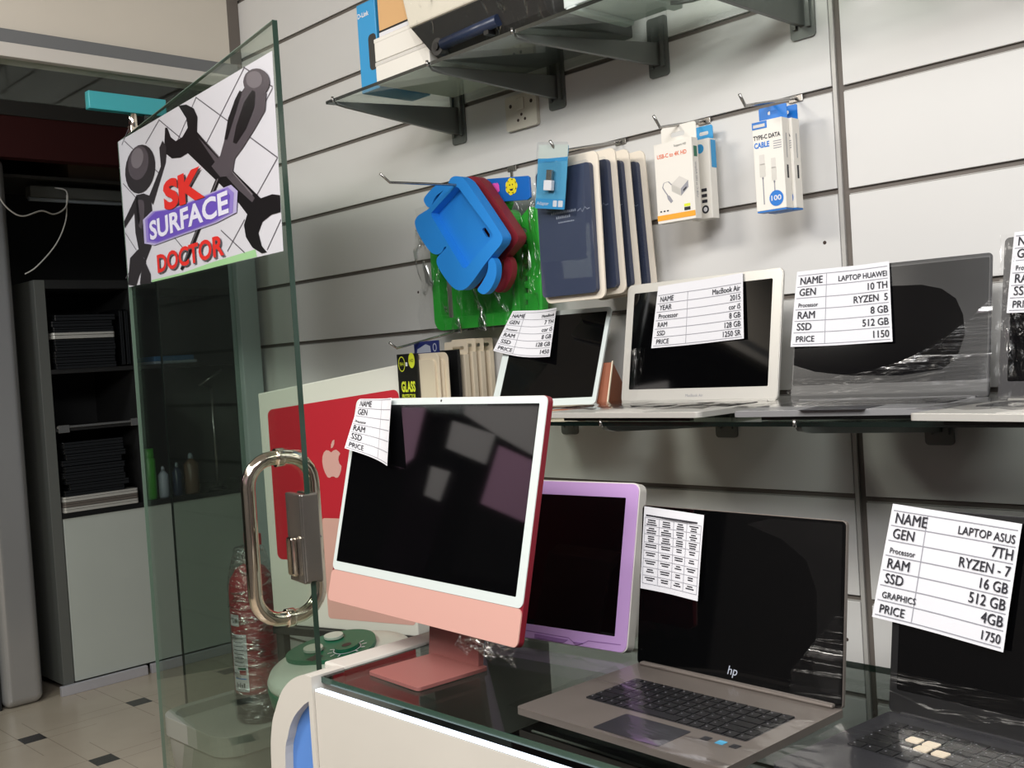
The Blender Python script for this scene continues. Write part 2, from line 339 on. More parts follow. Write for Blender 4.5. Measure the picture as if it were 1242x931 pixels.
ART = {'knob':[[1.28,2.074],[1.274,2.066],[1.262,2.06],[1.245,2.058],[1.223,2.059],[1.198,2.063],[1.175,2.07],[1.153,2.08],[1.136,2.09],[1.127,2.102],[1.124,2.112],[1.13,2.12],[1.143,2.126],[1.162,2.127],[1.185,2.126],[1.21,2.121],[1.233,2.114],[1.254,2.104],[1.269,2.094],[1.278,2.083]],'driver':[[1.134,2.1],[1.256,2.056],[1.242,2.021],[1.172,1.995],[1.091,1.969],[1.035,1.955],[1.009,1.919],[0.926,1.93],[0.869,1.967],[0.937,1.98],[0.972,2.009],[1.009,2.055],[1.088,2.087]],'slot':[[1.176,2.081],[1.194,2.073],[1.181,2.041],[1.121,2.006],[1.053,1.986],[1.033,1.993],[1.061,2.025],[1.122,2.066]],'slot2':[[1.099,2.099],[1.112,2.093],[1.048,2.046],[0.994,2.007],[0.976,2.012],[1.013,2.054],[1.065,2.086]],'shaft':[[0.9,1.936],[0.926,1.928],[0.624,1.755],[0.573,1.738],[0.557,1.744],[0.598,1.765]],'wrench':[[0.639,2.169],[0.705,2.157],[0.762,2.134],[0.786,2.107],[0.774,2.072],[0.936,1.974],[1.084,1.891],[1.178,1.839],[1.247,1.837],[1.29,1.828],[1.287,1.792],[1.234,1.794],[1.178,1.786],[1.149,1.765],[1.163,1.734],[1.192,1.716],[1.16,1.717],[1.105,1.737],[1.068,1.766],[1.061,1.795],[1.087,1.816],[1.04,1.848],[0.922,1.912],[0.688,2.034],[0.626,2.034],[0.55,2.046],[0.505,2.066],[0.494,2.101],[0.51,2.138],[0.529,2.134],[0.552,2.104],[0.595,2.084],[0.654,2.083],[0.703,2.097],[0.697,2.123]],'wrenchlight':[[0.781,2.057],[0.809,2.041],[1.082,1.882],[1.143,1.845],[1.125,1.838],[1.046,1.878],[0.93,1.946]],'head':[[0.389,2.046],[0.374,2.031],[0.351,2.018],[0.319,2.009],[0.282,2.003],[0.241,2.003],[0.199,2.007],[0.159,2.016],[0.124,2.029],[0.097,2.045],[0.08,2.064],[0.073,2.083],[0.079,2.102],[0.096,2.118],[0.123,2.131],[0.158,2.14],[0.198,2.144],[0.239,2.143],[0.28,2.137],[0.318,2.127],[0.35,2.114],[0.374,2.098],[0.389,2.081],[0.394,2.063]],'torso':[[0.175,2.006],[0.255,1.998],[0.326,1.979],[0.331,1.926],[0.305,1.867],[0.225,1.806],[0.164,1.833],[0.137,1.897],[0.141,1.969]],'arm':[[0.174,2.003],[0.017,1.948],[0.021,1.927],[0.163,1.962]],'arm2':[[0.306,1.979],[0.446,2.043],[0.444,2.095],[0.478,2.109],[0.512,2.084],[0.493,2.046],[0.343,1.951]],'leg':[[0.156,1.845],[0.057,1.829],[0.009,1.75],[0.103,1.738],[0.146,1.766],[0.231,1.798]],'leg2':[[0.294,1.857],[0.297,1.837],[0.222,1.799],[0.269,1.758],[0.265,1.731],[0.148,1.739],[0.164,1.765],[0.216,1.807]],'glow':[[0.282,1.917],[0.367,1.927],[0.553,1.908],[0.778,1.902],[0.958,1.896],[0.995,1.877],[0.979,1.835],[0.846,1.831],[0.607,1.836],[0.371,1.84],[0.28,1.855]],'green':[[0.272,1.74],[0.583,1.732],[0.825,1.734],[1.121,1.731],[1.128,1.713],[0.78,1.721],[0.271,1.734]]}
LINES = [[[0.782,2.158],[1.29,1.909]],[[1.126,2.146],[1.29,2.061]],[[0.455,2.172],[0.839,1.986]],[[0.087,2.186],[0.431,2.024]],[[0.037,2.064],[0.173,1.997]],[[0.02,1.912],[0.132,1.845]],[[0.9,1.804],[1.052,1.731]],[[1.134,2.144],[0.785,2.009]],[[1.29,1.909],[1.143,1.845]],[[0.786,2.157],[0.567,2.065]],[[0.455,2.17],[0.31,2.134]],[[1.289,2.059],[1.13,1.992]],[[1.285,1.776],[1.193,1.721]],[[1.067,1.807],[0.936,1.748]],[[0.141,2.212],[0.054,2.181]],[[0.49,1.851],[0.628,1.776]],[[-0.013,1.773],[0.4,1.901]]]
PTXT = {'SK':[[0.462,1.92],[0.81,1.905],[0.48,1.993]],'SURFACE':[[0.302,1.855],[0.976,1.838],[0.307,1.907]],'DOCTOR':[[0.353,1.755],[0.922,1.743],[0.354,1.804]]}
POSTER = [[0.013,2.199],[1.299,2.136],[1.284,1.708],[0.014,1.742]]
KID = {'outline':[[-2.029,1.887],[-2.019,1.9],[-2.002,1.903],[-1.978,1.897],[-1.962,1.885],[-1.895,1.801],[-1.847,1.739],[-1.844,1.727],[-1.853,1.714],[-1.879,1.698],[-1.906,1.68],[-1.969,1.631],[-1.993,1.62],[-2.021,1.621],[-2.046,1.636],[-2.08,1.674],[-2.094,1.697],[-2.09,1.711],[-2.069,1.721],[-2.052,1.73],[-2.052,1.734],[-2.061,1.733],[-2.069,1.721],[-2.089,1.717],[-2.111,1.724],[-2.141,1.755],[-2.165,1.79],[-2.171,1.812],[-2.158,1.825],[-2.13,1.832],[-2.108,1.837],[-2.068,1.862]],'hole':[[-1.997,1.879],[-1.874,1.74],[-1.99,1.668],[-2.106,1.823]],'arm':[[-2.106,1.839],[-2.122,1.844],[-2.135,1.864],[-2.119,1.876],[-2.078,1.895],[-2.037,1.884],[-2.053,1.875],[-2.087,1.865]],'strap':[[-1.905,1.689],[-1.885,1.688],[-1.875,1.667],[-1.881,1.637],[-1.904,1.611],[-1.929,1.601],[-1.954,1.615],[-1.932,1.631],[-1.909,1.655],[-1.904,1.675]],'cam':[[-1.939,1.765],[-1.929,1.766],[-1.914,1.746],[-1.916,1.739],[-1.927,1.742],[-1.941,1.76]]}

# ------------------------------------------------------------------ the setting
b = MB(); b.box(-5.8, 2.2, -3.7, 2.3, -0.05, 0.0); struct(b.build('floor', M['floor']))
b = MB(); b.box(-5.8, 2.2, -3.7, 2.3, 3.05, 3.1); struct(b.build('ceiling', M['ceiling']))
# slat wall on the right of the picture: boards, grooves, an aluminium upright at the joint
ZG = [0.117, 0.317, 0.517, 0.717, 0.917, 1.1235, 1.335, 1.5345, 1.7345, 1.937, 2.1345, 2.331, 2.530, 2.73, 2.93]
b = MB()
b.box(-3.34, 2.2, 0.007, 0.06, 0.0, 3.05, 1)
zs = [0.0] + ZG + [3.05]
for i in range(len(zs)-1):
    for (x0, x1, dz) in ((-3.34, -1.083, 0.0), (-1.058, 2.2, -0.004)):
        z0 = zs[i] + (0.0065 if i else 0) + dz*(i > 0); z1 = zs[i+1] - 0.0062 + dz
        b.box(x0, x1, 0.0, 0.007, z0, z1, 0)
b.box(-1.0815, -1.0725, 0.0005, 0.007, 0.0, 3.05, 2)
for z in ZG:
    b.box(-3.34, -1.083, 0.003, 0.007, z-0.0055, z-0.0038, 2); b.box(-1.058, 2.2, 0.003, 0.007, z-0.0095, z-0.0075, 2)
for (x, z) in ((-1.117, 1.637), (-1.112, 1.064), (-2.42, 1.65), (-1.117, 0.83)):
    b.prism(circle(x, z, 0.004, n=10), lambda a, c: (a, -0.0008, c), lambda a, c: (a, 0.001, c), 3)
struct(b.build('wall_right', [M['board'], M['groove'], M['alu'], M['hole']], bevel=0.0012, seg=1))
# rear and side of the shop (behind the camera), seen only in reflections
b = MB(); b.box(-3.3, 2.2, -3.7, -3.6, 0, 3.05, 0)
b.box(-1.9, -1.2, -3.6, -3.58, 1.6, 2.2, 1); b.box(-0.9, -0.3, -3.6, -3.58, 1.5, 2.3, 2); b.box(-2.9, -2.3, -3.6, -3.58, 1.7, 2.5, 1)  # unseen panels added for the screens to reflect
struct(b.build('wall_left', [M['roomdark'], M['roompanel'], M['roompink']]))
b = MB(); b.box(2.2, 2.3, -3.7, 0.06, 0, 3.05); struct(b.build('wall_near', M['roomdark']))
# shop front at the far end: jamb, beams, cream fascia, fixed side glass, transom
b = MB(); b.box(-3.33, -3.27, -0.095, -0.02, 0, 2.42); struct(b.build('trim_1', M['post'], bevel=0.004))
b = MB(); b.box(-3.36, -3.28, -3.6, -0.03, 2.462, 2.505, 0); b.box(-3.36, -3.27, -3.6, -0.03, 2.42, 2.462, 1)
struct(b.build('trim_2', [M['beamgrey'], M['beamwhite']], bevel=0.002))
b = MB(); b.box(-3.34, -3.30, -3.6, -0.045, 2.505, 3.05); struct(b.build('wall_front', M['fascia']))
b = MB(); b.box(-3.36, -3.30, -0.045, -0.001, 2.505, 3.05); struct(b.build('trim_3', M['groove']))
b = MB(); b.box(-3.305, -3.295, -0.37, -0.095, 0.02, 2.30, 0); b.box(-3.3055, -3.2945, -0.373, -0.370, 0.02, 2.30, 1); struct(b.build('window_1', [M['gfix'], M['edgedark']]))
b = MB(); b.box(-3.305, -3.295, -3.58, -0.1, 2.30, 2.42, 0); struct(b.build('window_2', M['gdoor']))
b = MB(); b.box(-3.305, -3.295, -3.58, -1.62, 0.02, 2.30, 0)
REFLECT_CARDS = [(((-1.953, 1.887), (-2.161, 1.916), (-2.161, 1.79), (-1.965, 1.779)), 1), (((-2.192, 1.883), (-2.386, 1.891), (-2.449, 1.649), (-2.197, 1.642)), 2),
           (((-1.725, 1.842), (-1.821, 1.884), (-1.844, 1.689), (-1.806, 1.631)), 2), (((-1.98, 1.961), (-2.319, 2.11), (-2.388, 1.91), (-2.19, 1.915), (-1.993, 1.93)), 1), (((-1.93, 1.69), (-2.018, 1.702), (-2.016, 1.581), (-1.944, 1.58)), 1)]
for P, mi in REFLECT_CARDS: b.prism(list(P), lambda y, z: (-3.2945, y, z), lambda y, z: (-3.2935, y, z), mi)  # unseen flat cards added to give the desktop screen its reflected patches
struct(b.build('window_3', [M['gdoor'], M['greyreflect'], M['mauvereflect']]))
# opposite side of the passage
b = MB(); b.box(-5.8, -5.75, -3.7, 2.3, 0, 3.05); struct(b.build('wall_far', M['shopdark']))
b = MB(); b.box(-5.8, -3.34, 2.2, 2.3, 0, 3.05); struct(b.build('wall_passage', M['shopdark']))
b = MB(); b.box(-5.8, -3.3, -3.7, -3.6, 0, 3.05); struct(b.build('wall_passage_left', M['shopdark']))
b = MB(); b.box(-5.18, -5.08, -3.6, 2.2, 2.69, 3.05); struct(b.build('wall_fascia', M['soffit']))
b = MB(); b.box(-5.16, -5.09, -3.6, 2.2, 2.50, 2.69); struct(b.build('trim_4', M['redband']))
b = MB(); b.box(-5.17, -5.085, -0.37, -0.19, 0.0, 2.5); struct(b.build('trim_5', M['metalpost'], bevel=0.045, seg=8))
b = MB(); b.box(-5.16, -5.11, -1.2, -0.375, 0.0, 2.5); struct(b.build('trim_6', M['shopdark']))
b = MB(); b.box(-5.10, -5.075, -0.12, 0.30, 0.0, 0.045); b.box(-5.10, -5.075, 0.32, 1.9, 0.0, 0.045); struct(b.build('baseboard_far', M['skirt'], bevel=0.002))

# ------------------------------------------------------------------ glass door, poster
HX, HY = -3.28, -0.47
DL = math.hypot(1.289, 0.224); DX, DY = 1.289/DL, -0.224/DL          # along the door from its hinge
NX, NY = DY, -DX                                                    # towards the camera side
def dpt(s, z, o=0.0): return (HX + DX*s + NX*o, HY + DY*s + NY*o, z)
door = bpy.data.objects.new('door_1', None); COL.objects.link(door); door.location = (HX, HY, 0); ORG['door_1'] = Vector((HX, HY, 0)); door['kind'] = 'structure'
door['label'] = 'frameless clear glass shop door standing open in front of the slat wall'
dbox = lambda s0, s1, o0, o1, z0, z1: [dpt(s, z, o) for s in (s0, s1) for o in (o0, o1) for z in (z0, z1)]
BF = [(0, 1, 3, 2), (4, 6, 7, 5), (0, 4, 5, 1), (2, 3, 7, 6), (0, 2, 6, 4), (1, 5, 7, 3)]
b = MB()
for o in (-0.005, 0.005): b.quad([dpt(0.002, 0.012, o), dpt(DL-0.001, 0.012, o), dpt(DL-0.001, 2.199, o), dpt(0.002, 2.199, o)])
b.build('door_pane', M['gdoor'], door)
b = MB()
b.quad([dpt(DL, 0.01, -0.006), dpt(DL, 0.01, 0.006), dpt(DL, 2.2, 0.006), dpt(DL, 2.2, -0.006)]); b.add(dbox(DL-0.0012, DL, -0.006, 0.006, 0.01, 2.2), BF)
b.add(dbox(0, 0.0015, -0.0052, 0.0052, 0.01, 2.2), BF, 1); b.add(dbox(0, DL, -0.005, 0.005, 2.1985, 2.2), BF, 1)
b.build('pane_edge', [M['edge'], M['edgepale']], door)
def hpt(o, z): return dpt(DL-0.15, z, o)
b = MB(); r_ = 0.05
path = []
for (co, cz, a0) in ((0.027, 1.205, 90), (-0.027, 1.205, 0), (-0.027, 0.945, -90), (0.027, 0.945, 180)): pass
def loop(hw, zt, zb, r, n=6):
    P = []
    for (co, cz, a0) in ((hw-r, zt-r, 0), (-hw+r, zt-r, 90), (-hw+r, zb+r, 180), (hw-r, zb+r, 270)):
        for k in range(n+1): a = R(a0+90*k/n); P.append((co+r*math.cos(a), cz+r*math.sin(a)))
    return P
b.tube([hpt(o, z) for o, z in loop(0.078, 1.252, 0.884, 0.062)], 0.0165, 0, 14, closed=True)
h = b.build('door_handle', M['chrome'], door); h['label'] = 'polished chrome pull handle'
b = MB()
for z in (1.252, 0.884): b.tube([hpt(-0.01, z), hpt(-0.004, z), hpt(0.004, z), hpt(0.01, z)], 0.0215, 0, 14)
b.build('handle_collar', M['chrome'], h)
b = MB(); b.add(dbox(DL-0.075, DL+0.006, 0.006, 0.022, 0.985, 1.18), BF); b.add(dbox(DL-0.075, DL+0.006, -0.022, -0.006, 0.985, 1.18), BF); b.add(dbox(DL+0.0, DL+0.012, -0.02, 0.02, 0.99, 1.18), BF)
lk = b.build('door_lock', M['chromedark'], door, bevel=0.003)
b = MB(); b.add(dbox(DL-0.055, DL-0.02, 0.022, 0.036, 1.0, 1.085), BF); b.add(dbox(DL-0.06, DL-0.01, -0.034, -0.022, 1.0, 1.085), BF); b.build('lock_knob', M['chrome'], lk, bevel=0.006, seg=3)
b = MB(); b.box(-3.315, -3.285, -0.555, -0.30, 2.300, 2.355); pf = b.build('patch_fitting', M['teal'], door, bevel=0.002)
b = MB(); b.tube([(-3.3, -0.41, 2.255), (-3.3, -0.41, 2.30)], 0.014, 0, 12); b.box(-3.312, -3.288, -0.425, -0.395, 2.20, 2.262); b.build('pivot_pin', M['chrome'], pf, bevel=0.002)

# poster taped on the door
P0 = POSTER
def pst(k): return lambda s, z: dpt(s, z, 0.0062 + 0.0004*k)
po = MB(); po.prism(P0, pst(0), pst(1), 0)
def art(k, layer, mi): po.poly(ART[k], pst(layer), mi)
art('green', 2, 9)
for l in LINES:
    (s0, z0), (s1, z1) = l
    d = math.hypot(s1-s0, z1-z0); nx, nz = -(z1-z0)/d*0.0016, (s1-s0)/d*0.0016
    po.quad([pst(3)(s0+nx, z0+nz), pst(3)(s1+nx, z1+nz), pst(3)(s1-nx, z1-nz), pst(3)(s0-nx, z0-nz)], 8)
def inset(P, k, dx=0.0, dz=0.0):
    cx_, cz_ = sum(p[0] for p in P)/len(P), sum(p[1] for p in P)/len(P)
    return [(cx_+(p[0]-cx_)*k+dx, cz_+(p[1]-cz_)*k+dz) for p in P]
art('wrench', 4, 2); art('wrenchlight', 5, 3)
po.poly([(0.80, 2.055), (0.806, 2.052), (1.135, 1.855), (1.128, 1.853)], pst(6), 10)
art('shaft', 6, 2); po.poly([(0.905, 1.93), (0.911, 1.928), (0.60, 1.757), (0.594, 1.758)], pst(7), 10)
art('driver', 7, 3); art('knob', 8, 3); po.poly(inset(ART['knob'], 0.62, -0.01, 0.008), pst(9), 10)
art('slot', 9, 2); art('slot2', 9, 2)
art('torso', 4, 1); po.poly(inset(ART['torso'], 0.45, -0.02, 0.03), pst(5), 3)
art('arm', 5, 1); art('arm2', 5, 1); art('leg', 5, 1); art('leg2', 6, 1); art('head', 6, 1)
po.poly(inset(ART['head'], 0.70, -0.01, 0.02), pst(7), 3); po.poly(inset(ART['head'], 0.42, -0.015, 0.035), pst(8), 10)
po.poly([(0.178, 2.0), (0.19, 1.998), (0.2, 1.93), (0.185, 1.915), (0.172, 1.935)], pst(9), 2)
G = ART['glow']; n_ = len(G)
po.poly(inset(G, 1.13), pst(9), 11); po.poly(inset(G, 1.06), pst(10), 12); po.poly(inset(G, 0.985), pst(11), 5)
def ptext(k, layer, mi, bold, dx=0, dz=0):
    (s0, z0), (s1, z1), (s2, z2) = PTXT[k]; V, F, w = glyphs(k, bold); sl = (z1-z0)/(s1-s0); cap = z2-z0-sl*(s2-s0)
    po.add([pst(layer)(s0+dx+a*(s1-s0)/w, z0+dz+sl*a*(s1-s0)/w+c*cap) for a, c in V], F, mi)
ptext('SK', 12, 3, 0.03, 0.006, -0.004); ptext('SK', 14, 4, 0.05)
ptext('SURFACE', 13, 6, 0.03); ptext('DOCTOR', 11, 8, 0.03, 0.004, -0.003); ptext('DOCTOR', 12, 4, 0.03)
tag(po.build('poster', [M['pgrey'], M['pmid'], M['pblack'], M['pdark'], M['pred'], M['ppurple'], M['plav'], M['pgrey'], M['pline'], M['pgreen'], M['plight'], M['ppale'], M['pmauve']]),
    'grey repair shop poster with wrench and screwdriver stuck on the glass door', 'poster')

# ------------------------------------------------------------------ across the passage
cb = thing('storage_cabinet', 'tall grey and white cabinet filled with stacked laptops across the passage', 'cabinet', (-5.3, 0.5, 0))
b = MB(); b.box(-5.6, -5.1, -0.10, -0.05, 0.045, 1.94); b.build('side_panel', M['cabgrey'], cb, 0.002)
b = MB(); b.box(-5.6, -5.1, 1.86, 1.9, 0.045, 1.94); b.build('side_panel', M['cabgrey'], cb, 0.002)
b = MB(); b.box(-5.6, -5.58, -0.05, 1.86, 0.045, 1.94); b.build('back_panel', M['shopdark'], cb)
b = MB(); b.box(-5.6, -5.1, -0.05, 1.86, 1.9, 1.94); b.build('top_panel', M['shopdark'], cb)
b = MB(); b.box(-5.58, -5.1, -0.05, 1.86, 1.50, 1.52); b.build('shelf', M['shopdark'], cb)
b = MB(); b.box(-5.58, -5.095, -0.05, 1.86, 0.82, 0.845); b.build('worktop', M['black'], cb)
b = MB(); b.box(-5.13, -5.1, -0.045, 0.90, 0.05, 0.82); d_ = b.build('door', M['cabwhite'], cb, 0.002)
b = MB(); b.box(-5.13, -5.1, 0.905, 1.86, 0.05, 0.82); d_ = b.build('door', M['cabwhite'], cb, 0.002)
b = MB(); b.box(-5.58, -5.1, 0.35, 0.37, 0.845, 1.9); b.build('divider', M['shopdark'], cb)
def closed_laptop(loc, w, d, h, mk, label, group, rz=0.0):
    t = thing('laptop', label, 'laptop', loc, rz, group)
    b = MB(); b.prism(rrect(-d/2, d/2, 0, w, 0.012), lambda a, c: (a, c, 0.0), lambda a, c: (a, c, h*0.55)); b.build('base', M[mk], t, 0.002, local=True)
    b = MB(); b.prism(rrect(-d/2, d/2, 0, w, 0.012), lambda a, c: (a, c, h*0.62), lambda a, c: (a, c, h)); b.build('lid', M[mk], t, 0.002, local=True)
    return t
shell = mat('glossy_black_lid', (16, 17, 19), 0.16, coat=0.5); shell_s = M['alusilver']; M['lidblack'] = shell
z = 1.521; first = None
for i in range(9):
    hgt = 0.024 + 0.004*(i % 2)
    if i == 5: closed_laptop((-5.21, -0.035, z), 0.30, 0.24, hgt, 'alusilver', 'closed silver laptop in the stack of dark laptops across the passage', 'laptops stacked on the cabinet shelf')
    elif first is None: first = closed_laptop((-5.215, -0.03, z), 0.30, 0.24, 0.026, 'lidblack', 'closed black laptop in the stack on the far cabinet upper shelf', 'laptops stacked on the cabinet shelf')
    else: c = copy_thing(first); c.location = (-5.215 + random.uniform(-0.01, 0.015), -0.03 + random.uniform(-0.006, 0.012), z)
    z += 0.0285
z = 0.846
for i in range(12):
    if i < 3: closed_laptop((-5.215, -0.04, z), 0.365, 0.25, 0.023, 'alusilver' if i != 1 else 'zbook', ['closed silver laptop at the very bottom of the lower stack in the far cabinet', 'closed grey laptop second from the bottom of the lower stack', 'closed silver laptop third from the bottom of the lower stack'][i], 'laptops stacked low in the cabinet')
    else:
        c = copy_thing(first, 'closed black laptop in the tall lower stack inside the far cabinet'); c['group'] = 'laptops stacked low in the cabinet'
        c.location = (-5.215 + random.uniform(-0.012, 0.012), -0.03 + random.uniform(-0.008, 0.02), z)
    z += 0.0285 if i >= 3 else 0.025
b = MB(); b.box(-5.098, -5.092, -0.045, 0.36, 1.243, 1.254); b.box(-5.1, -5.085, -0.04, 0.01, 1.222, 1.258); b.box(-5.1, -5.085, 0.31, 0.36, 1.226, 1.262); b.build('shelf_rail', M['zinc'], cb, 0.001)
b = MB(); b.box(-5.56, -5.10, -0.048, 0.35, 1.228, 1.243); b.build('shelf', M['shopdark'], cb)
for i, y in enumerate((0.296, 0.322)):
    t = thing('laptop', ['closed black laptop standing upright beside the upper stack, nearer the stack', 'closed black laptop standing upright against the cabinet divider'][i], 'laptop', (-5.22, y, 1.521), 0, 'upright laptops in the cabinet')
    b = MB(); b.prism(rrect(-5.345, -5.105, 1.5215, 1.80, 0.012), lambda x, z: (x, y, z), lambda x, z: (x, y+0.009, z)); b.build('base', M['lidblack'], t, 0.002)
    b = MB(); b.prism(rrect(-5.345, -5.105, 1.5215, 1.80, 0.012), lambda x, z: (x, y+0.011, z), lambda x, z: (x, y+0.018, z)); b.build('lid', M['lidblack'], t, 0.002)
b = MB(); b.lathe([(0.026, 0), (0.031, 0.01), (0.031, 0.20), (0.024, 0.21), (0.026, 0.215), (0.026, 0.255)], (-5.15, 0.415, 0.845), 20)
tag(b.build('spray_can', M['canGreen'], origin=(-5.15, 0.415, 0.845)), 'tall bright green can standing on the dark cabinet worktop', 'can')
def bottle(loc, r, h, mk, label):
    t = thing('bottle', label, 'bottle', loc)
    b = MB(); b.lathe([(r*0.9, 0), (r, 0.01), (r, h*0.72), (r*0.5, h*0.82), (r*0.32, h*0.86)], (0, 0, 0), 18); b.build('body', M[mk], t, local=True)
    b = MB(); b.lathe([(r*0.36, h*0.86), (r*0.36, h*0.94), (r*0.18, h)], (0, 0, 0), 14); b.build('cap', M['bottlewhite'], t, local=True)
bottle((-5.15, 0.485, 0.845), 0.026, 0.16, 'bottlewhite', 'small white bottle right of the green can on the cabinet')
bottle((-5.15, 0.56, 0.845), 0.024, 0.17, 'devblue', 'slim dark bottle between white and brown bottles on the cabinet')
bottle((-5.15, 0.64, 0.845), 0.038, 0.21, 'bottlebrown', 'stout brown bottle with white cap on the cabinet')
b = MB(); b.box(-5.35, -5.12, 0.47, 0.70, 1.521, 1.535, 1); b.box(-5.34, -5.13, 0.475, 0.69, 1.535, 1.56, 0)
tag(b.build('folder', [M['folder'], M['bottlewhite']], bevel=0.003), 'blue folder lying on the cabinet shelf behind the glass door', 'folder')
lamp = thing('desk_lamp', 'thin jointed silver lamp arm standing on the far cabinet', 'lamp', (-5.18, 0.8, 0.845))
b = MB(); b.tube([(-5.18, 0.8, 0.85), (-5.18, 0.8, 1.38)], 0.007); b.build('pole', M['zinc'], lamp)
b = MB(); b.tube([(-5.18, 0.8, 1.38), (-5.16, 0.72, 1.40), (-5.15, 0.85, 1.47)], 0.008); b.build('arm', M['zinc'], lamp)
b = MB(); b.lathe([(0.05, 0), (0.05, 0.012), (0.012, 0.02)], (-5.18, 0.8, 0.845), 18); b.build('base', M['black'], lamp)
tl = thing('tube_light', 'unlit grey tube light fitting hung in the dark shop opposite', 'light', (-5.3, 0.23, 2.38))
b = MB(); b.box(-5.34, -5.27, -0.02, 1.0, 2.355, 2.41); b.build('housing', M['cabgrey'], tl, 0.006)
b = MB(); b.tube([(-5.30, -0.02, 2.35), (-5.30, 1.0, 2.35)], 0.012); b.build('tube', M['bottlewhite'], tl)
b = MB(); b.box(-5.72, -5.26, -0.35, 1.6, 2.44, 2.455); struct(b.build('trim_7', M['shopmid']))
b = MB(); b.box(-5.6, -5.3, 0.18, 0.62, 2.456, 2.60); tag(b.build('carton', mat('dull_brown_carton', (92, 76, 60), 0.7), bevel=0.003), 'dull brown carton on the high shelf in the dark shop opposite', 'box')
b = MB(); b.tube(curve_pts([(-5.0, -0.262, 2.36), (-5.0, -0.254, 2.295), (-5.0, -0.215, 2.242), (-5.0, -0.16, 2.218), (-5.02, -0.07, 2.249), (-5.04, -0.004, 2.24), (-5.06, 0.06, 2.28), (-5.1, 0.084, 2.36), (-5.25, 0.09, 2.40)]), 0.0035)
b.tube(curve_pts([(-5.09, 0.08, 2.34), (-5.05, 0.051, 2.216), (-5.04, -0.007, 2.1), (-5.03, -0.104, 1.996), (-5.03, -0.16, 1.96)]), 0.003)
b.tube([(-5.0, -0.262, 2.36), (-5.05, -0.27, 2.40), (-5.09, -0.27, 2.42)], 0.005)
tag(b.build('cable', M['offwhite']), 'thin white cable looping beside the steel post opposite', 'cable')

# ------------------------------------------------------------------ extinguisher on its tray, vacuum cleaner, carton with a red picture
EX, EY, EZ = -2.955, -0.30, 0.385
st = thing('plastic_tub', 'dull grey plastic tub with a raised rim under the wrapped fire extinguisher', 'tub', (-2.98, -0.32, 0))
b = MB(); n_ = 60
o0, o1 = rrect(-3.16, -2.81, -0.49, -0.15, 0.07, 14), rrect(-3.19, -2.78, -0.52, -0.12, 0.08, 14)
m_ = len(o0); b.add([(x, y, 0.0) for x, y in o0] + [(x, y, 0.37) for x, y in o1], [(i, (i+1) % m_, m_+(i+1) % m_, m_+i) for i in range(m_)] + [tuple(range(m_))], 0, True)
b.build('body', M['tubgrey'], st)
b = MB(); b.prism(rrect(-3.18, -2.79, -0.51, -0.13, 0.07, 8), lambda a, c: (a, c, 0.368), lambda a, c: (a, c, 0.384)); b.build('top_tray', M['tubgrey'], st)
b = MB(); b.prism([rrect(-3.195, -2.775, -0.525, -0.115, 0.08, 8), rrect(-3.165, -2.805, -0.495, -0.145, 0.055, 8)], lambda a, c: (a, c, 0.355), lambda a, c: (a, c, 0.415)); b.build('rim', M['tubgrey'], st, 0.008, 3)
ex = thing('fire_extinguisher', 'red fire extinguisher wrapped in clear film standing behind the glass door', 'fire extinguisher', (EX, EY, EZ))
b = MB(); b.lathe([(0.06, 0.0), (0.068, 0.012), (0.069, 0.09)], (EX, EY, EZ)); b.build('foot_ring', M['devdark'], ex)
b = MB(); b.lathe([(0.069, 0.09), (0.07, 0.10), (0.07, 0.40), (0.064, 0.435), (0.045, 0.465), (0.02, 0.48)], (EX, EY, EZ)); cyl = b.build('cylinder', M['extred'], ex)
b = MB(); b.lathe([(0.02, 0.478), (0.024, 0.485), (0.024, 0.51), (0.014, 0.52)], (EX, EY, EZ), 16); b.build('valve', M['chromedark'], ex)
b = MB(); b.box(EX-0.012, EX+0.05, EY-0.010, EY+0.010, EZ+0.52, EZ+0.53); b.quad([(EX-0.01, EY, EZ+0.535), (EX+0.055, EY, EZ+0.57), (EX+0.055, EY, EZ+0.585), (EX-0.01, EY, EZ+0.555)]); b.box(EX-0.01, EX+0.06, EY-0.011, EY+0.011, EZ+0.54, EZ+0.575); b.build('lever', M['extred'], ex, 0.002)
def cyl_at(r): return lambda a, z: (EX + r*math.sin(a), EY - r*math.cos(a), EZ+z)
def cyl_patch(mb, r, a0, a1, z0, z1, mi, n=8):
    for k in range(n):
        s0, s1 = a0+(a1-a0)*k/n, a0+(a1-a0)*(k+1)/n; f = cyl_at(r); mb.quad([f(s0, z0), f(s1, z0), f(s1, z1), f(s0, z1)], mi)
b = MB(); A0 = 0.12
cyl_patch(b, 0.0708, A0-0.35, A0+0.55, 0.10, 0.275, 0); cyl_patch(b, 0.0708, A0-0.35, A0+0.25, 0.30, 0.335, 0)
for k in range(8): cyl_patch(b, 0.0711, A0-0.2, A0+0.4, 0.262-k*0.012, 0.264-k*0.012, 1, 6)
cyl_patch(b, 0.0711, A0+0.0, A0+0.45, 0.168, 0.174, 2, 6); cyl_patch(b, 0.0711, A0+0.1, A0+0.45, 0.152, 0.166, 3, 5); cyl_patch(b, 0.0711, A0-0.2, A0+0.45, 0.138, 0.142, 4, 6)
letter(b, 'DUR', lambda a, z: cyl_at(0.0712)(a, z), A0-0.14, 0.309, 0.016, 1, width=0.32)
for k in range(5): cyl_patch(b, 0.0711, A0-0.15+k*0.11, A0-0.09+k*0.11, 0.113, 0.127-0.004*(k % 2), 1, 1)
b.build('paper_label', [M['paper'], M['ink'], M['vacgreen'], M['extred'], M['cartblue']], cyl)
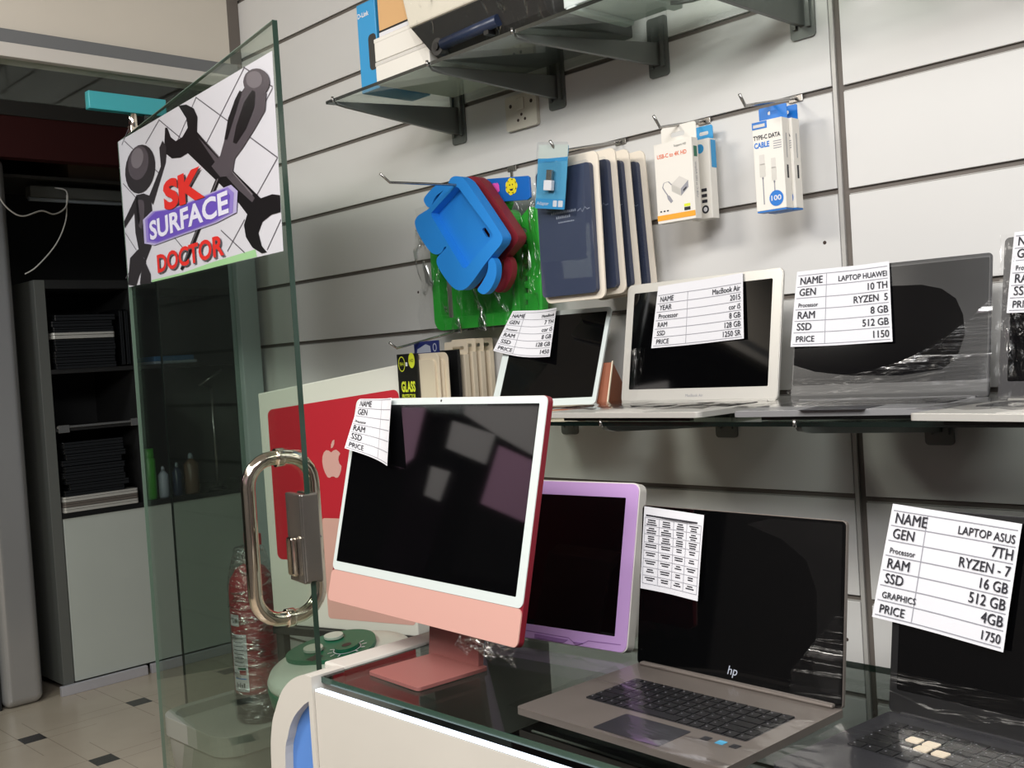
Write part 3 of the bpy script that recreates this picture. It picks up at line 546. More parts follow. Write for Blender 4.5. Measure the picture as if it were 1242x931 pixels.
b = MB(); b.lathe([(0.067, 0.0), (0.0735, 0.012), (0.0745, 0.10), (0.0742, 0.30), (0.0735, 0.42), (0.062, 0.475), (0.045, 0.53), (0.03, 0.535)], (EX, EY, EZ)); b.build('plastic_wrap', M['filmext'], ex)

VX, VY, VZ = -2.265, -0.445, 0.735
vc = thing('vacuum_cleaner', 'white drum vacuum cleaner with a dark green control panel behind the counter', 'vacuum cleaner', (VX, VY, 0))
TA = R(9)
def tiltv(x, y, z):      # the head leans a little towards the counter front
    dy, dz = y - VY, z - 0.66
    return (x, VY + dy*math.cos(TA) - dz*math.sin(TA), 0.66 + dz*math.cos(TA) + dy*math.sin(TA))
b = MB(); b.lathe([(0.14, 0.06), (0.15, 0.10), (0.17, 0.52), (0.176, 0.60), (0.17, 0.645)], (VX, VY, 0), 40); b.build('drum', M['vacwhite'], vc)
b = MB(tiltv); b.lathe([(0.180, 0.64), (0.188, 0.648), (0.190, 0.685), (0.186, 0.695)], (VX, VY, 0), 40); b.build('rim', M['vacgreen'], vc)
b = MB(tiltv); b.lathe([(0.186, 0.692), (0.188, 0.702), (0.180, 0.716), (0.14, 0.730), (0.08, 0.736), (0.0, 0.738)], (VX, VY, 0), 40); b.build('lid', M['vacwhite'], vc)
def vt(o): return lambda x, y: tiltv(VX+x, VY+y*1.15, 0.7345 + o - 0.26*max(0.0, (x*x+y*y)-0.006))
tear = [(-0.145, -0.035), (-0.128, 0.045), (-0.08, 0.09), (-0.02, 0.10), (0.03, 0.085), (0.075, 0.05), (0.10, 0.0), (0.085, -0.03), (0.035, -0.06), (-0.04, -0.09), (-0.11, -0.085)]
b = MB(); b.prism(smooth_loop(tear, 2, 0.25), vt(0.0), vt(0.012)); pn = b.build('control_panel', M['vacgreen'], vc, 0.002)
b = MB(); b.prism(circle(-0.078, 0.035, 0.030, 0.020), vt(0.012), vt(0.019)); b.build('button', M['vacwhite'], pn, 0.001)
b = MB(); b.prism(circle(-0.058, -0.032, 0.030, 0.020), vt(0.012), vt(0.019)); b.build('button', M['vacwhite'], pn, 0.001)
b = MB(); b.prism(circle(0.03, 0.005, 0.030, 0.027), vt(0.012), vt(0.022)); b.prism(circle(0.03, 0.005, 0.012, 0.011), vt(0.022), vt(0.0225), 1); b.build('dial', [M['vacgreen'], M['black']], pn, 0.002)
b = MB()
for k in range(11): a = R(30*k); b.quad([vt(0.0128)(0.03+q*math.cos(a+w), 0.005+q*math.sin(a+w)) for q, w in ((0.034, -0.04), (0.045, -0.04), (0.045, 0.04), (0.034, 0.04))])
b.prism([circle(0.03, 0.005, 0.0345, 0.0315), circle(0.03, 0.005, 0.0325, 0.0295)], vt(0.0126), vt(0.013))
b.quad([vt(0.0128)(x, y) for x, y in ((-0.02, -0.075), (0.008, -0.075), (0.008, -0.045), (-0.02, -0.045))], 1); b.build('dial_marks', [M['paper'], M['black']], pn)
for a in (200, 20):
    b = MB(); x, y = VX+0.185*math.cos(R(a)), VY+0.185*math.sin(R(a)); b.box(x-0.012, x+0.012, y-0.02, y+0.02, 0.53, 0.65); b.build('latch', M['vacwhite'], vc, 0.005)
for a in (45, 135, 225, 315):
    x, y = VX+0.12*math.cos(R(a)), VY+0.12*math.sin(R(a)); b = MB(); b.tube([(x-0.012, y, 0.028), (x+0.012, y, 0.028)], 0.028, 0, 14); b.box(x-0.014, x+0.014, y-0.012, y+0.012, 0.03, 0.075); b.build('caster', M['black'], vc)
b = MB(); b.tube(curve_pts([(-1.98, -0.20, 0.70), (-1.99, -0.28, 0.74), (-2.02, -0.34, 0.77), (-2.06, -0.40, 0.745), (-2.09, -0.42, 0.70)]), 0.016, 0, 12); b.build('hose', M['black'], vc)

BW, BH, BD = 0.506, 0.70, 0.165
ba = R(16.6)
sd = thing('side_table', 'low dark stand hidden under the carton with a red picture', 'table', (-2.49, -0.21, 0), ba)
b = MB(); b.box(-0.27, 0.27, -0.09, 0.12, 0.695, 0.718); b.build('tabletop', M['devdark'], sd, 0.002, local=True)
for x in (-0.25, 0.25):
    for y in (-0.07, 0.10): b = MB(); b.box(x-0.014, x+0.014, y-0.014, y+0.014, 0, 0.695); b.build('leg', M['devdark'], sd, 0.002, local=True)
ib = thing('computer_carton', 'large white computer carton with a red picture standing behind the glass door', 'box', (-2.492, -0.287, 0.719), ba)
b = MB(); b.prism([(-0.253, 0), (0.253, 0), (0.256, 0.728), (-0.255, 0.668)], lambda x, z: (x, 0, z), lambda x, z: (x, BD, z)); b.build('box_body', M['boxwhite'], ib, 0.003, local=True)
def bf(o): return lambda x, z: (x, -0.0003-o*0.0004, z)
def sheared(P, x0, z0, x1, z1): return [(x, z + (x-x0)/(x1-x0)*(z1-z0)*(z-0.19)/(z0-0.19)) for x, z in P]
b = MB(); b.poly(sheared(rrect(-0.223, 0.241, 0.19, 0.62, 0.018), -0.223, 0.62, 0.241, 0.662), bf(0), 0)
b.poly(rrect(-0.05, 0.246, 0.03, 0.312, 0.01), bf(1), 2)
ax, az = 0.0, 0.438
for P in (APPLE, LEAF): b.poly([(ax+x*0.072, az+y*0.093) for x, y in P], bf(2), 1)
b.build('front_print', [M['redprint'], M['logopink'], M['pinkprint']], ib, local=True)

# ------------------------------------------------------------------ glass shelves on the wall
def glass_shelf(name, label, xl0, xl1, xr, depth, z, brackets):
    t = thing(name, label, 'shelf', ((xl0+xr)/2, -depth/2, z))
    th = 0.008
    b = MB(); P = [(xl0, -depth), (xr, -depth), (xr, -0.002), (xl1, -0.002)]
    for zz in (z-th, z): b.quad([(x, y, zz) for x, y in P])
    b.build('glass_panel', M['gshelf'], t)
    b = MB(); b.quad([(xl0, -depth, z-th), (xr, -depth, z-th), (xr, -depth, z), (xl0, -depth, z)]); b.box(xl0, xr, -depth-0.001, -depth, z-th, z)
    b.prism([(xl0, -depth), (xl0+0.001, -depth), (xl1+0.001, -0.002), (xl1, -0.002)], lambda x, y: (x, y, z-th), lambda x, y: (x, y, z)); b.box(xr-0.001, xr, -depth, -0.002, z-th, z)
    b.build('panel_edge', M['edgedark'], t)
    for (xw, xt, zb) in brackets:
        b = MB(); zt = z - th - 0.0005
        dx, dy = xt-xw, -depth+0.006; l = math.hypot(dx, dy); nx, ny = -dy/l*0.006, dx/l*0.006
        prof = [(0.0, zb+0.025), (0.08, zb+0.027), (0.92, zt-0.014), (0.985, zt-0.008), (1.0, zt), (0.0, zt)]
        f = lambda s: (lambda a, c: (xw+dx*a+nx*s, -0.002+dy*a+ny*s, c))
        b.prism(prof, f(-1), f(1)); br = b.build('bracket', M['darkmetal'], t, 0.001)
        b = MB(); b.prism(rrect(xw-0.028, xw+0.028, zb, z+0.05, 0.008), lambda a, c: (a, -0.0005, c), lambda a, c: (a, -0.005, c)); b.box(xw-0.02, xw-0.012, -0.012, -0.005, zb+0.02, z+0.03); b.box(xw+0.012, xw+0.02, -0.012, -0.005, zb+0.02, z+0.03)
        b.build('wall_plate', M['darkmetal'], br)
        b = MB(); b.tube([(xt, -depth+0.002, zt+0.001), (xt, -depth-0.004, zt+0.002), (xt, -depth-0.004, z+0.004)], 0.0035, 0, 8); b.build('glass_clip', M['zinc'], br)
    return t
SZ = 2.142
glass_shelf('glass_shelf', 'upper glass shelf on four dark brackets under the cartons', -2.335, -2.295, -0.98, 0.335, SZ, [(-2.195, -2.30, 2.035), (-1.823, -1.915, 2.052), (-1.503, -1.63, 2.058), (-1.137, -1.22, 2.05)])
glass_shelf('glass_shelf', 'glass shelf right of the aluminium upright, level with the upper shelf', -0.90, -0.90, 1.2, 0.335, SZ, [(-0.25, -0.27, 2.05), (0.5, 0.48, 2.05)])  # out of view, inferred from the shade on the wall below
t = thing('product_box', 'large white carton out of view on the right-hand glass shelf, shading the wall', 'box', (0.0, -0.17, SZ))
b = MB(); b.box(-0.72, 0.9, -0.32, -0.02, SZ+0.001, SZ+0.25); b.build('box_body', M['boxwhite'], t, 0.003)  # unseen carton, put in for the shade it throws on the wall
b = MB(); b.box(-0.722, 0.902, -0.322, -0.018, SZ+0.2, SZ+0.252); b.build('lid', M['boxwhite'], t, 0.003)
LZ = 1.311
glass_shelf('glass_shelf', 'lower glass shelf carrying the open laptops with price papers', -2.02, -2.02, 0.35, 0.41, LZ, [(-1.85, -1.86, 1.243), (-1.378, -1.38, 1.240), (-0.90, -0.955, 1.231), (-0.35, -0.37, 1.231)])

ck = thing('wall_socket', 'yellowed square switch socket plate on the slat wall below the upper shelf', 'socket', (-1.944, -0.004, 2.072))
b = MB(); b.prism(rrect(-2.0, -1.888, 2.028, 2.116, 0.006), lambda a, c: (a, -0.0005, c), lambda a, c: (a, -0.012, c)); b.build('plate', M['plate'], ck, 0.002)
b = MB(); b.box(-1.955, -1.93, -0.017, -0.012, 2.075, 2.105); b.build('switch', M['plate'], ck, 0.002)
b = MB()
for x, z in ((-1.98, 2.09), (-1.905, 2.09), (-1.955, 2.05), (-1.93, 2.05), (-1.942, 2.063)): b.prism(circle(x, z, 0.005 if abs(x+1.942) > 0.03 else 0.004, n=10), lambda a, c: (a, -0.0121, c), lambda a, c: (a, -0.0128, c))
b.build('pin_hole', M['hole'], ck)

# ------------------------------------------------------------------ on the upper shelf
t = thing('product_box', 'tall cyan blue router carton at the far left end of the upper shelf', 'box', (-2.19, -0.22, SZ))
b = MB(); b.box(-2.232, -2.155, -0.295, -0.13, SZ+0.001, SZ+0.225); b.build('box_body', M['dlink'], t, 0.002)
b = MB(); letter(b, 'D-Link', lambda x, z: (x, -0.2956, z), -2.228, SZ+0.19, 0.012, 0, bold=0.03); b.poly(rrect(-2.19, -2.158, SZ+0.05, SZ+0.14, 0.012), lambda x, z: (x, -0.2955, z), 1); b.build('front_print', [M['paper'], M['devdark']], t)
for i, lab in enumerate(('white flat carton at the bottom of the pile on the upper shelf', 'white flat carton under the tan carton on the upper shelf')):
    t = thing('product_box', lab, 'box', (-2.02, -0.2, SZ+0.001+0.0575*i), group='white cartons on the upper shelf')
    z0 = SZ+0.001+0.0575*i
    b = MB(); b.box(-2.145, -1.936-0.024*i, -0.312, -0.06, z0, z0+0.05); b.build('box_body', M['boxwhite'], t, 0.002)
    b = MB(); b.box(-2.146, -1.935-0.024*i, -0.313, -0.059, z0+0.046, z0+0.0565, 0); b.build('lid', M['offwhite'] if i == 0 else M['boxwhite'], t, 0.002)
z0 = SZ+0.1155
t = thing('product_box', 'tan carton with a black window lying on the white cartons', 'box', (-2.06, -0.2, z0))
b = MB(); b.box(-2.135, -1.99, -0.302, -0.09, z0, z0+0.24); b.build('box_body', M['tan'], t, 0.002)
b = MB(); f = lambda x, z: (x, -0.3026, z)
b.poly([(-2.134, z0+0.004), (-1.991, z0+0.004), (-1.991, z0+0.014), (-2.134, z0+0.014)], f, 0); b.poly([(-2.134, z0+0.014), (-1.991, z0+0.014), (-1.991, z0+0.019), (-2.134, z0+0.019)], f, 1)
b.poly(rrect(-2.055, -1.985, z0+0.095, z0+0.22, 0.006), f, 1)
for k in range(3): b.poly([(-2.045, z0+0.108+k*0.01), (-1.998, z0+0.108+k*0.01), (-1.998, z0+0.111+k*0.01), (-2.045, z0+0.111+k*0.01)], lambda x, z: (x, -0.3029, z), 2)
b.build('front_print', [M['paper'], M['black'], M['tan']], t)
t = thing('printer', 'bulky cream and dark printing device in torn film on the upper shelf', 'printer', (-1.72, -0.2, SZ))
prof = [(-0.31, SZ+0.004), (-0.325, SZ+0.02), (-0.355, SZ+0.075), (-0.36, SZ+0.082), (-0.05, SZ+0.082), (-0.05, SZ+0.004)]
b = MB(); b.prism(prof, lambda y, z: (-1.895+(0.045*(SZ+0.082-z)/0.08)*0-0.0, y, z), lambda y, z: (-1.535, y, z))
for i, v in enumerate(b.v):
    if v[0] < -1.8: b.v[i] = (-1.90 - 0.042*(v[2]-SZ)/0.08, v[1], v[2])
b.build('base', M['devdark'], t, 0.003)
b = MB(); b.prism([(-0.362, SZ+0.082), (-0.38, SZ+0.17), (-0.37, SZ+0.30), (-0.06, SZ+0.30), (-0.05, SZ+0.082)], lambda y, z: (-1.945-0.02*(z-SZ-0.08), y, z), lambda y, z: (-1.535, y, z)); b.build('housing', M['devcream'], t, 0.004)
b = MB(); b.tube([(-1.86, -0.335, SZ+0.028), (-1.67, -0.338, SZ+0.032)], 0.013, 0, 14); b.build('roller', M['devblue'], t)
b = MB(); b.prism(circle(-1.875, SZ+0.026, 0.020, n=18), lambda x, z: (x, -0.34, z), lambda x, z: (x, -0.315, z)); b.prism(circle(-1.875, SZ+0.026, 0.009, n=12), lambda x, z: (x, -0.345, z), lambda x, z: (x, -0.33, z), 1); b.build('knob', [M['devdark'], M['black']], t)
b = MB(); b.box(-1.715, -1.70, -0.342, -0.32, SZ+0.01, SZ+0.025); b.build('port', M['black'], t)
b = MB(); b.prism([(-0.316, SZ+0.002), (-0.364, SZ+0.08), (-0.385, SZ+0.17), (-0.375, SZ+0.304), (-0.3, SZ+0.304), (-0.3, SZ+0.002)], lambda y, z: (-1.9465, y, z), lambda y, z: (-1.530, y, z)); b.build('plastic_wrap', M['filmv'], t)
t = thing('power_adapter', 'white ribbed box right of the bulky device on the upper shelf', 'box', (-1.41, -0.2, SZ))
b = MB(); b.box(-1.50, -1.31, -0.315, -0.12, SZ+0.012, SZ+0.06); b.box(-1.49, -1.465, -0.32, -0.13, SZ+0.001, SZ+0.012); b.box(-1.36, -1.335, -0.32, -0.13, SZ+0.001, SZ+0.012); b.build('body', M['bezelwhite'], t, 0.003)
b = MB()
for k in range(4): b.box(-1.455+k*0.022, -1.445+k*0.022, -0.32, -0.315, SZ+0.02, SZ+0.05)
b.build('rib', M['offwhite'], t, 0.001)
b = MB(); P = [(-1.27+0.08*math.cos(a), -0.20+0.06*math.sin(a), SZ+0.0055) for a in [k*math.pi/8 for k in range(15)]]
b.tube(P, 0.0045, 0, 8); tag(b.build('cable', M['black']), 'black cable curled on the right part of the upper glass shelf', 'cable')

# ------------------------------------------------------------------ hooks and hanging goods
def hook(x, y1, z1, ytip, ztip, label, zw=1.937, dx=0.0, drop=0.0):
    t = thing('display_hook', label, 'hook', (x, 0, zw))
    b = MB(); b.box(x-0.016, x+0.016, -0.003, 0.003, zw-0.009, zw+0.005); b.build('back_plate', M['chromedark'], t, 0.001)
    b = MB(); n = 6
    za = zw - drop
    b.tube(([(x, -0.004, zw-0.004), (x, -0.006, za)] if drop else [(x, -0.003, zw)]) + [(x+dx*k/n, y1*k/n, za+(z1-za)*k/n) for k in range(1, n+1)] + [(x+dx, ytip, ztip)], 0.0032, 0, 10); b.build('rod', M['zinc'], t)
    return t
hook(-2.0, -0.405, 1.873, -0.432, 1.892, 'long silver hook holding the blue and red tablet cases', drop=0.05)
hook(-1.63, -0.224, 1.893, -0.243, 1.916, 'silver hook holding the navy tablet cases and a blister card')
hook(-1.39, -0.160, 1.906, -0.180, 1.928, 'silver hook holding the white adapter boxes')
hook(-1.163, -0.186, 1.900, -0.204, 1.920, 'rightmost silver hook holding the blue topped cable boxes')
hook(-2.2, -0.262, 1.488, -0.285, 1.503, 'silver hook holding the cream and black screen protector packs', zw=1.5345)

# soft tablet cases shaped like little figures
cx0, cz0 = -2.0, 1.80
def kp(k): return [(x-cx0, z-cz0) for x, z in KID[k]]
def kid_case(mk, label, loc):
    t = thing('tablet_case', label, 'tablet case', loc)
    out = smooth_loop(kp('outline'), 3, 0.22); hol = smooth_loop(kp('hole'), 2, 0.05); camh = kp('cam')
    b = MB(); b.prism([out, hol], lambda a, c: (a, 0.0, c), lambda a, c: (a, 0.026, c)); b.build('frame', M[mk], t, 0.007, 4, local=True)
    b = MB(); b.prism([smooth_loop(kp('outline'), 1), camh], lambda a, c: (a*0.97-0.0, 0.0265, c*0.97), lambda a, c: (a*0.97, 0.034, c*0.97)); b.build('back', M[mk], t, 0.003, local=True)
    b = MB(); b.prism(smooth_loop(kp('arm'), 3, 0.22), lambda a, c: (a, 0.004, c), lambda a, c: (a, 0.024, c)); b.build('arm', M[mk], t, 0.005, 3, local=True)
    b = MB(); b.prism(smooth_loop(kp('strap'), 3, 0.22), lambda a, c: (a, 0.004, c), lambda a, c: (a, 0.022, c)); b.build('foot', M[mk], t, 0.005, 3, local=True)
    return t
kid_case('kidblue', 'bright blue foam tablet case hanging in front on the long hook', (cx0, -0.20, cz0))
kid_case('kidred', 'dark red foam tablet case hanging behind the bright blue one', (cx0-0.003, -0.145, cz0+0.004))
t = thing('tablet_case', 'bright green tablet case in a clear bag hanging behind the blue and red ones', 'tablet case', (-2.07, -0.06, 1.68))
gx0, gx1, gz0, gz1 = -2.262, -1.925, 1.53, 1.82
b = MB(); b.prism([rrect(gx0, gx1, gz0, gz1, 0.03), rrect(gx0+0.03, gx1-0.028, gz0+0.032, gz1-0.03, 0.012)], lambda x, z: (x, -0.078, z), lambda x, z: (x, -0.050, z)); b.build('frame', M['kidgreen'], t, 0.006, 3)
b = MB(); b.prism(rrect(gx0+0.05, gx1-0.02, gz0+0.02, gz1-0.02, 0.012), lambda x, z: (x, -0.052, z), lambda x, z: (x, -0.044, z)); b.build('back', M['kidgreen'], t, 0.002)
b = MB()
b.prism([(-1.905, 1.535), (-1.852, 1.53), (-1.842, 1.76), (-1.846, 1.81), (-1.875, 1.815), (-1.915, 1.79), (-1.908, 1.77), (-1.89, 1.76), (-1.897, 1.65)], lambda x, z: (x, -0.075, z), lambda x, z: (x, -0.05, z))
for k in range(7): b.box(-1.915, -1.895, -0.072, -0.055, 1.555+k*0.03, 1.575+k*0.03)
b.build('handle', M['kidgreen'], t, 0.005, 2)
b = MB(); b.lathe([(0.001, -0.021), (0.015, -0.015), (0.021, 0), (0.015, 0.015), (0.001, 0.021)], (-1.955, -0.075, 1.835), 16); b.build('knob', M['kidgreen'], t)
b = MB(); nx, nz = 14, 12; V = []
random.seed(3)
for j in range(nz+1):
    for i in range(nx+1):
        x = -2.305 + 0.47*i/nx; z = 1.518 + 0.35*j/nz; V.append((x, -0.086 - 0.012*random.random() - 0.008*math.sin(i*1.3+j), z))
b.add(V, [(j*(nx+1)+i, j*(nx+1)+i+1, (j+1)*(nx+1)+i+1, (j+1)*(nx+1)+i) for j in range(nz) for i in range(nx)], 0, True); b.build('plastic_bag', M['filmbag'], t)
b = MB(); b.prism([(-2.033, 1.905), (-1.848, 1.885), (-1.842, 1.88), (-1.842, 1.832), (-1.853, 1.827), (-2.026, 1.844)], lambda x, z: (x, -0.10, z), lambda x, z: (x, -0.094, z))
fl = lambda x, z: (x, -0.1006, z)
for k in range(7):
    a = R(360*k/7); b.poly(circle(-1.905+0.012*math.cos(a), 1.868+0.012*math.sin(a), 0.010, n=10), lambda x, z: (x, -0.1006-0.0002, z), 1)
b.poly(circle(-1.905, 1.868, 0.016, n=16), lambda x, z: (x, -0.1012, z), 1)
for dx, dz in ((-0.005, 0.004), (0.005, 0.004)): b.poly(circle(-1.905+dx, 1.868+dz, 0.002, n=8), lambda x, z: (x, -0.1016, z), 3)
b.poly([(-1.912, 1.862), (-1.898, 1.862), (-1.902, 1.857), (-1.908, 1.857)], lambda x, z: (x, -0.1016, z), 3)
for k in range(6): b.poly([(-1.975+k*0.005, 1.86+0.004*(k % 2)), (-1.962+k*0.003, 1.862), (-1.958+k*0.002, 1.884-0.003*(k % 3)), (-1.972+k*0.004, 1.886-0.004*(k % 2))], lambda x, z, k=k: (x, -0.1006-0.0002*k, z), 2)
b.build('header_card', [M['bluecard'], M['yellow'], M['magenta'], M['ink']], t, 0.001)

# navy tablet cases on backing cards
def navy_case(loc, lean, label=None, grp='navy tablet cases on beige cards'):
    t = thing('tablet_case', label, 'tablet case', loc, 0, grp); t.rotation_euler = (0, lean, 0)
    b = MB(); b.prism(rrect(-0.091, 0.091, -0.322, 0.0, 0.016), lambda a, c: (a, 0.0, c), lambda a, c: (a, 0.005, c)); b.build('backing_card', M['beige'], t, 0.001, local=True)
    b = MB(); b.prism(rrect(-0.088, 0.077, -0.308, -0.024, 0.01), lambda a, c: (a, -0.013, c), lambda a, c: (a, -0.0005, c)); cs = b.build('cover', M['navy'], t, 0.003, 3, local=True)
    b = MB(); f = lambda a, c: (a, -0.0135, c)
    
    for x0, z0, n, hh in ((-0.045, -0.125, 14, 0.0055), (-0.030, -0.136, 8, 0.006), (-0.024, -0.146, 9, 0.003)):
        for k in range(n): b.poly([(x0+k*0.0055, z0), (x0+k*0.0055+0.004, z0), (x0+k*0.0055+0.0035, z0+hh*(0.7+0.3*(k % 2))), (x0+k*0.0055+0.0005, z0+hh)], f, 0)
    P = [(0.035, -0.127), (0.045, -0.122), (0.05, -0.13), (0.058, -0.12), (0.064, -0.126), (0.072, -0.124)]
    for (x0, z0), (x1, z1) in zip(P, P[1:]): b.quad([f(x0, z0), f(x1, z1), f(x1, z1+0.0015), f(x0, z0+0.0015)], 0)
    b.build('silver_lettering', M['silverprint'], cs, local=True)
    b = MB(); b.prism(rrect(-0.086, 0.080, -0.312, -0.018, 0.014), lambda a, c: (a, -0.0155, c), lambda a, c: (a, -0.0148, c)); b.build('clear_cover', M['clear'], t, local=True)
    return t
navy_case((-1.632, -0.190, 1.885), R(0.3), 'navy tablet case at the front of its hook, below the blister card')
navy_case((-1.625, -0.140, 1.892), R(-1.5), 'second navy tablet case, directly behind the front one')
navy_case((-1.628, -0.090, 1.893), R(-2.2), 'third navy tablet case from the front on the hook')
navy_case((-1.620, -0.045, 1.892), R(-2.6), 'rearmost navy tablet case, nearest the slat wall')
t = thing('blister_pack', 'small clear blister card with a white adapter in front of the navy cases', 'blister pack', (-1.63, -0.232, 1.908)); t.rotation_euler = (0, R(10), 0)
b = MB(); b.prism(rrect(-0.045, 0.045, -0.14, 0.0, 0.003), lambda a, c: (a, 0.0, c), lambda a, c: (a, 0.0015, c), 0)
f = lambda k: (lambda a, c: (a, -0.0003*k, c))
b.poly([(-0.045, -0.03), (0.045, -0.03), (0.045, 0), (-0.045, 0)], f(1), 1); b.poly([(-0.045, -0.032), (0.045, -0.026), (0.045, -0.034), (-0.045, -0.04)], f(2), 2); b.poly([(-0.045, -0.14), (0.045, -0.14), (0.045, -0.118), (-0.045, -0.118)], f(2), 2)
b.poly(rrect(0.010, 0.022, -0.135, -0.121, 0.002), f(3), 3); b.poly(rrect(0.026, 0.040, -0.135, -0.121, 0.002), f(3), 3); letter(b, 'Adapter', f(3), -0.04, -0.132, 0.008, 3)
b.build('card', [M['skycard'], M['blisterpale'], M['dlink'], M['paper']], t, local=True)
b = MB(); b.prism(rrect(-0.048, 0.048, -0.145, 0.006, 0.006), lambda a, c: (a, -0.003, c), lambda a, c: (a, -0.004, c)); b.prism(rrect(-0.03, 0.032, -0.11, -0.035, 0.012), lambda a, c: (a, -0.018, c), lambda a, c: (a, -0.004, c)); b.build('clear_shell', M['clear'], t, local=True)
b = MB(); b.box(-0.010, 0.014, -0.014, -0.004, -0.10, -0.078, 0); b.box(-0.006, 0.010, -0.012, -0.005, -0.078, -0.055, 1); b.build('usb_adapter', [M['paper'], M['chromedark']], t, 0.001, local=True)

# boxed adapters and cables
def print_f(y): return lambda x, z: (x, y, z)
def usb_box(loc, label, rz, group):
    t = thing('product_box', label, 'box', loc, rz, group)
    w, hh, d = 0.100, 0.170, 0.022
    b = MB(); b.box(-w/2, w/2, 0, d, -hh, 0); b.build('box_body', M['boxwhite'], t, 0.001, local=True)
    hol = rrect(-0.018, 0.018, 0.012, 0.022, 0.004)
    b = MB(); b.prism([rrect(-w/2+0.006, w/2-0.002, -0.002, 0.036, 0.006), hol], print_f(d-0.001), print_f(d)); b.build('hang_tab', M['boxwhite'], t, local=True)
    b = MB(); f = print_f(-0.0004)
    letter(b, 'USB-C to 4K HD', f, -0.042, -0.032, 0.0088, 0, width=0.078, bold=0.02); letter(b, 'Support HD', f, 0.004, -0.013, 0.0045, 2, width=0.032)
    b.poly([(-w/2, -hh+0.006), (w/2, -hh+0.006), (w/2, -hh+0.0175), (-w/2, -hh+0.0175)], f, 1)
    b.poly([(-0.008, -0.09), (0.014, -0.076), (0.036, -0.088), (0.016, -0.103)], f, 3); b.poly([(-0.008, -0.09), (0.016, -0.103), (0.016, -0.118), (-0.008, -0.105)], f, 4); b.poly([(0.016, -0.103), (0.036, -0.088), (0.036, -0.102), (0.016, -0.118)], f, 5)
    b.poly([(0.022, -0.106), (0.031, -0.1), (0.031, -0.104), (0.022, -0.110)], print_f(-0.0006), 2)
    P = [(-0.008, -0.092), (-0.016, -0.084), (-0.028, -0.085), (-0.032, -0.094), (-0.026, -0.104), (-0.02, -0.112)]
    for (x0, z0), (x1, z1) in zip(P, P[1:]): b.quad([f(x0-0.001, z0), f(x1-0.001, z1), f(x1+0.0015, z1+0.001), f(x0+0.0015, z0+0.001)], 5)
    b.poly([(-0.022, -0.11), (-0.014, -0.114), (-0.006, -0.126), (-0.012, -0.13), (-0.02, -0.12)], f, 5)
    b.poly(rrect(0.022, 0.038, -0.142, -0.136, 0.001), f, 6); b.poly(rrect(0.022, 0.038, -0.150, -0.143, 0.001), f, 2)
    for k in range(3): b.poly(rrect(-0.042+k*0.009, -0.037+k*0.009, -0.146, -0.143, 0.001), f, 2)
    # right-hand side
    g = lambda y, z: (w/2+0.0004, y, z)
    b.poly(rrect(0.005, 0.017, -0.04, -0.018, 0.001), g, 7)
    letter(b, 'USB-C to HD Adapter', lambda a, c: g(0.008+c, -0.125+a), 0, 0, 0.006, 5, width=0.075)
    b.build('front_print', [M['orangetext'], M['orange'], M['ink'], M['offwhite'], M['alusilver'], M['line'], M['lime'], M['vacgreen']], t, local=True)
    return t
usb_box((-1.393, -0.118, 1.882), 'white adapter box with an orange stripe, second hook from the right', 0, None)
def slim_box(loc, label, rz=0.0):
    t = thing('product_box', label, 'box', loc, rz)
    w, hh, d = 0.055, 0.170, 0.024
    b = MB(); b.box(-w/2, w/2, 0, d, -hh, 0); b.build('box_body', M['boxwhite'], t, 0.001, local=True)
    b = MB(); b.prism([rrect(-w/2+0.002, w/2-0.004, -0.002, 0.032, 0.006), rrect(-0.012, 0.012, 0.012, 0.02, 0.003)], print_f(d-0.001), print_f(d)); b.build('hang_tab', M['dlink'], t, local=True)
    b = MB(); f = print_f(-0.0004)
    b.poly(circle(0.004, -0.02, 0.010, n=18), f, 0); b.poly(rrect(0.006, 0.024, -0.062, -0.003, 0.001), lambda x, z: (w/2+0.0004, x, z), 0)
    for k in range(3): b.poly(rrect(0.002, 0.016, -0.112-k*0.012, -0.105-k*0.012, 0.001), f, 1)
    b.poly(circle(0.01, -0.15, 0.009, n=14), f, 1); b.poly(circle(0.01, -0.15, 0.005, n=14), print_f(-0.0006), 2)
    b.build('front_print', [M['dlink'], M['ink'], M['paper']], t, local=True); return t
slim_box((-1.372, -0.055, 1.886), 'slim white and blue box hanging behind the orange striped adapter box')
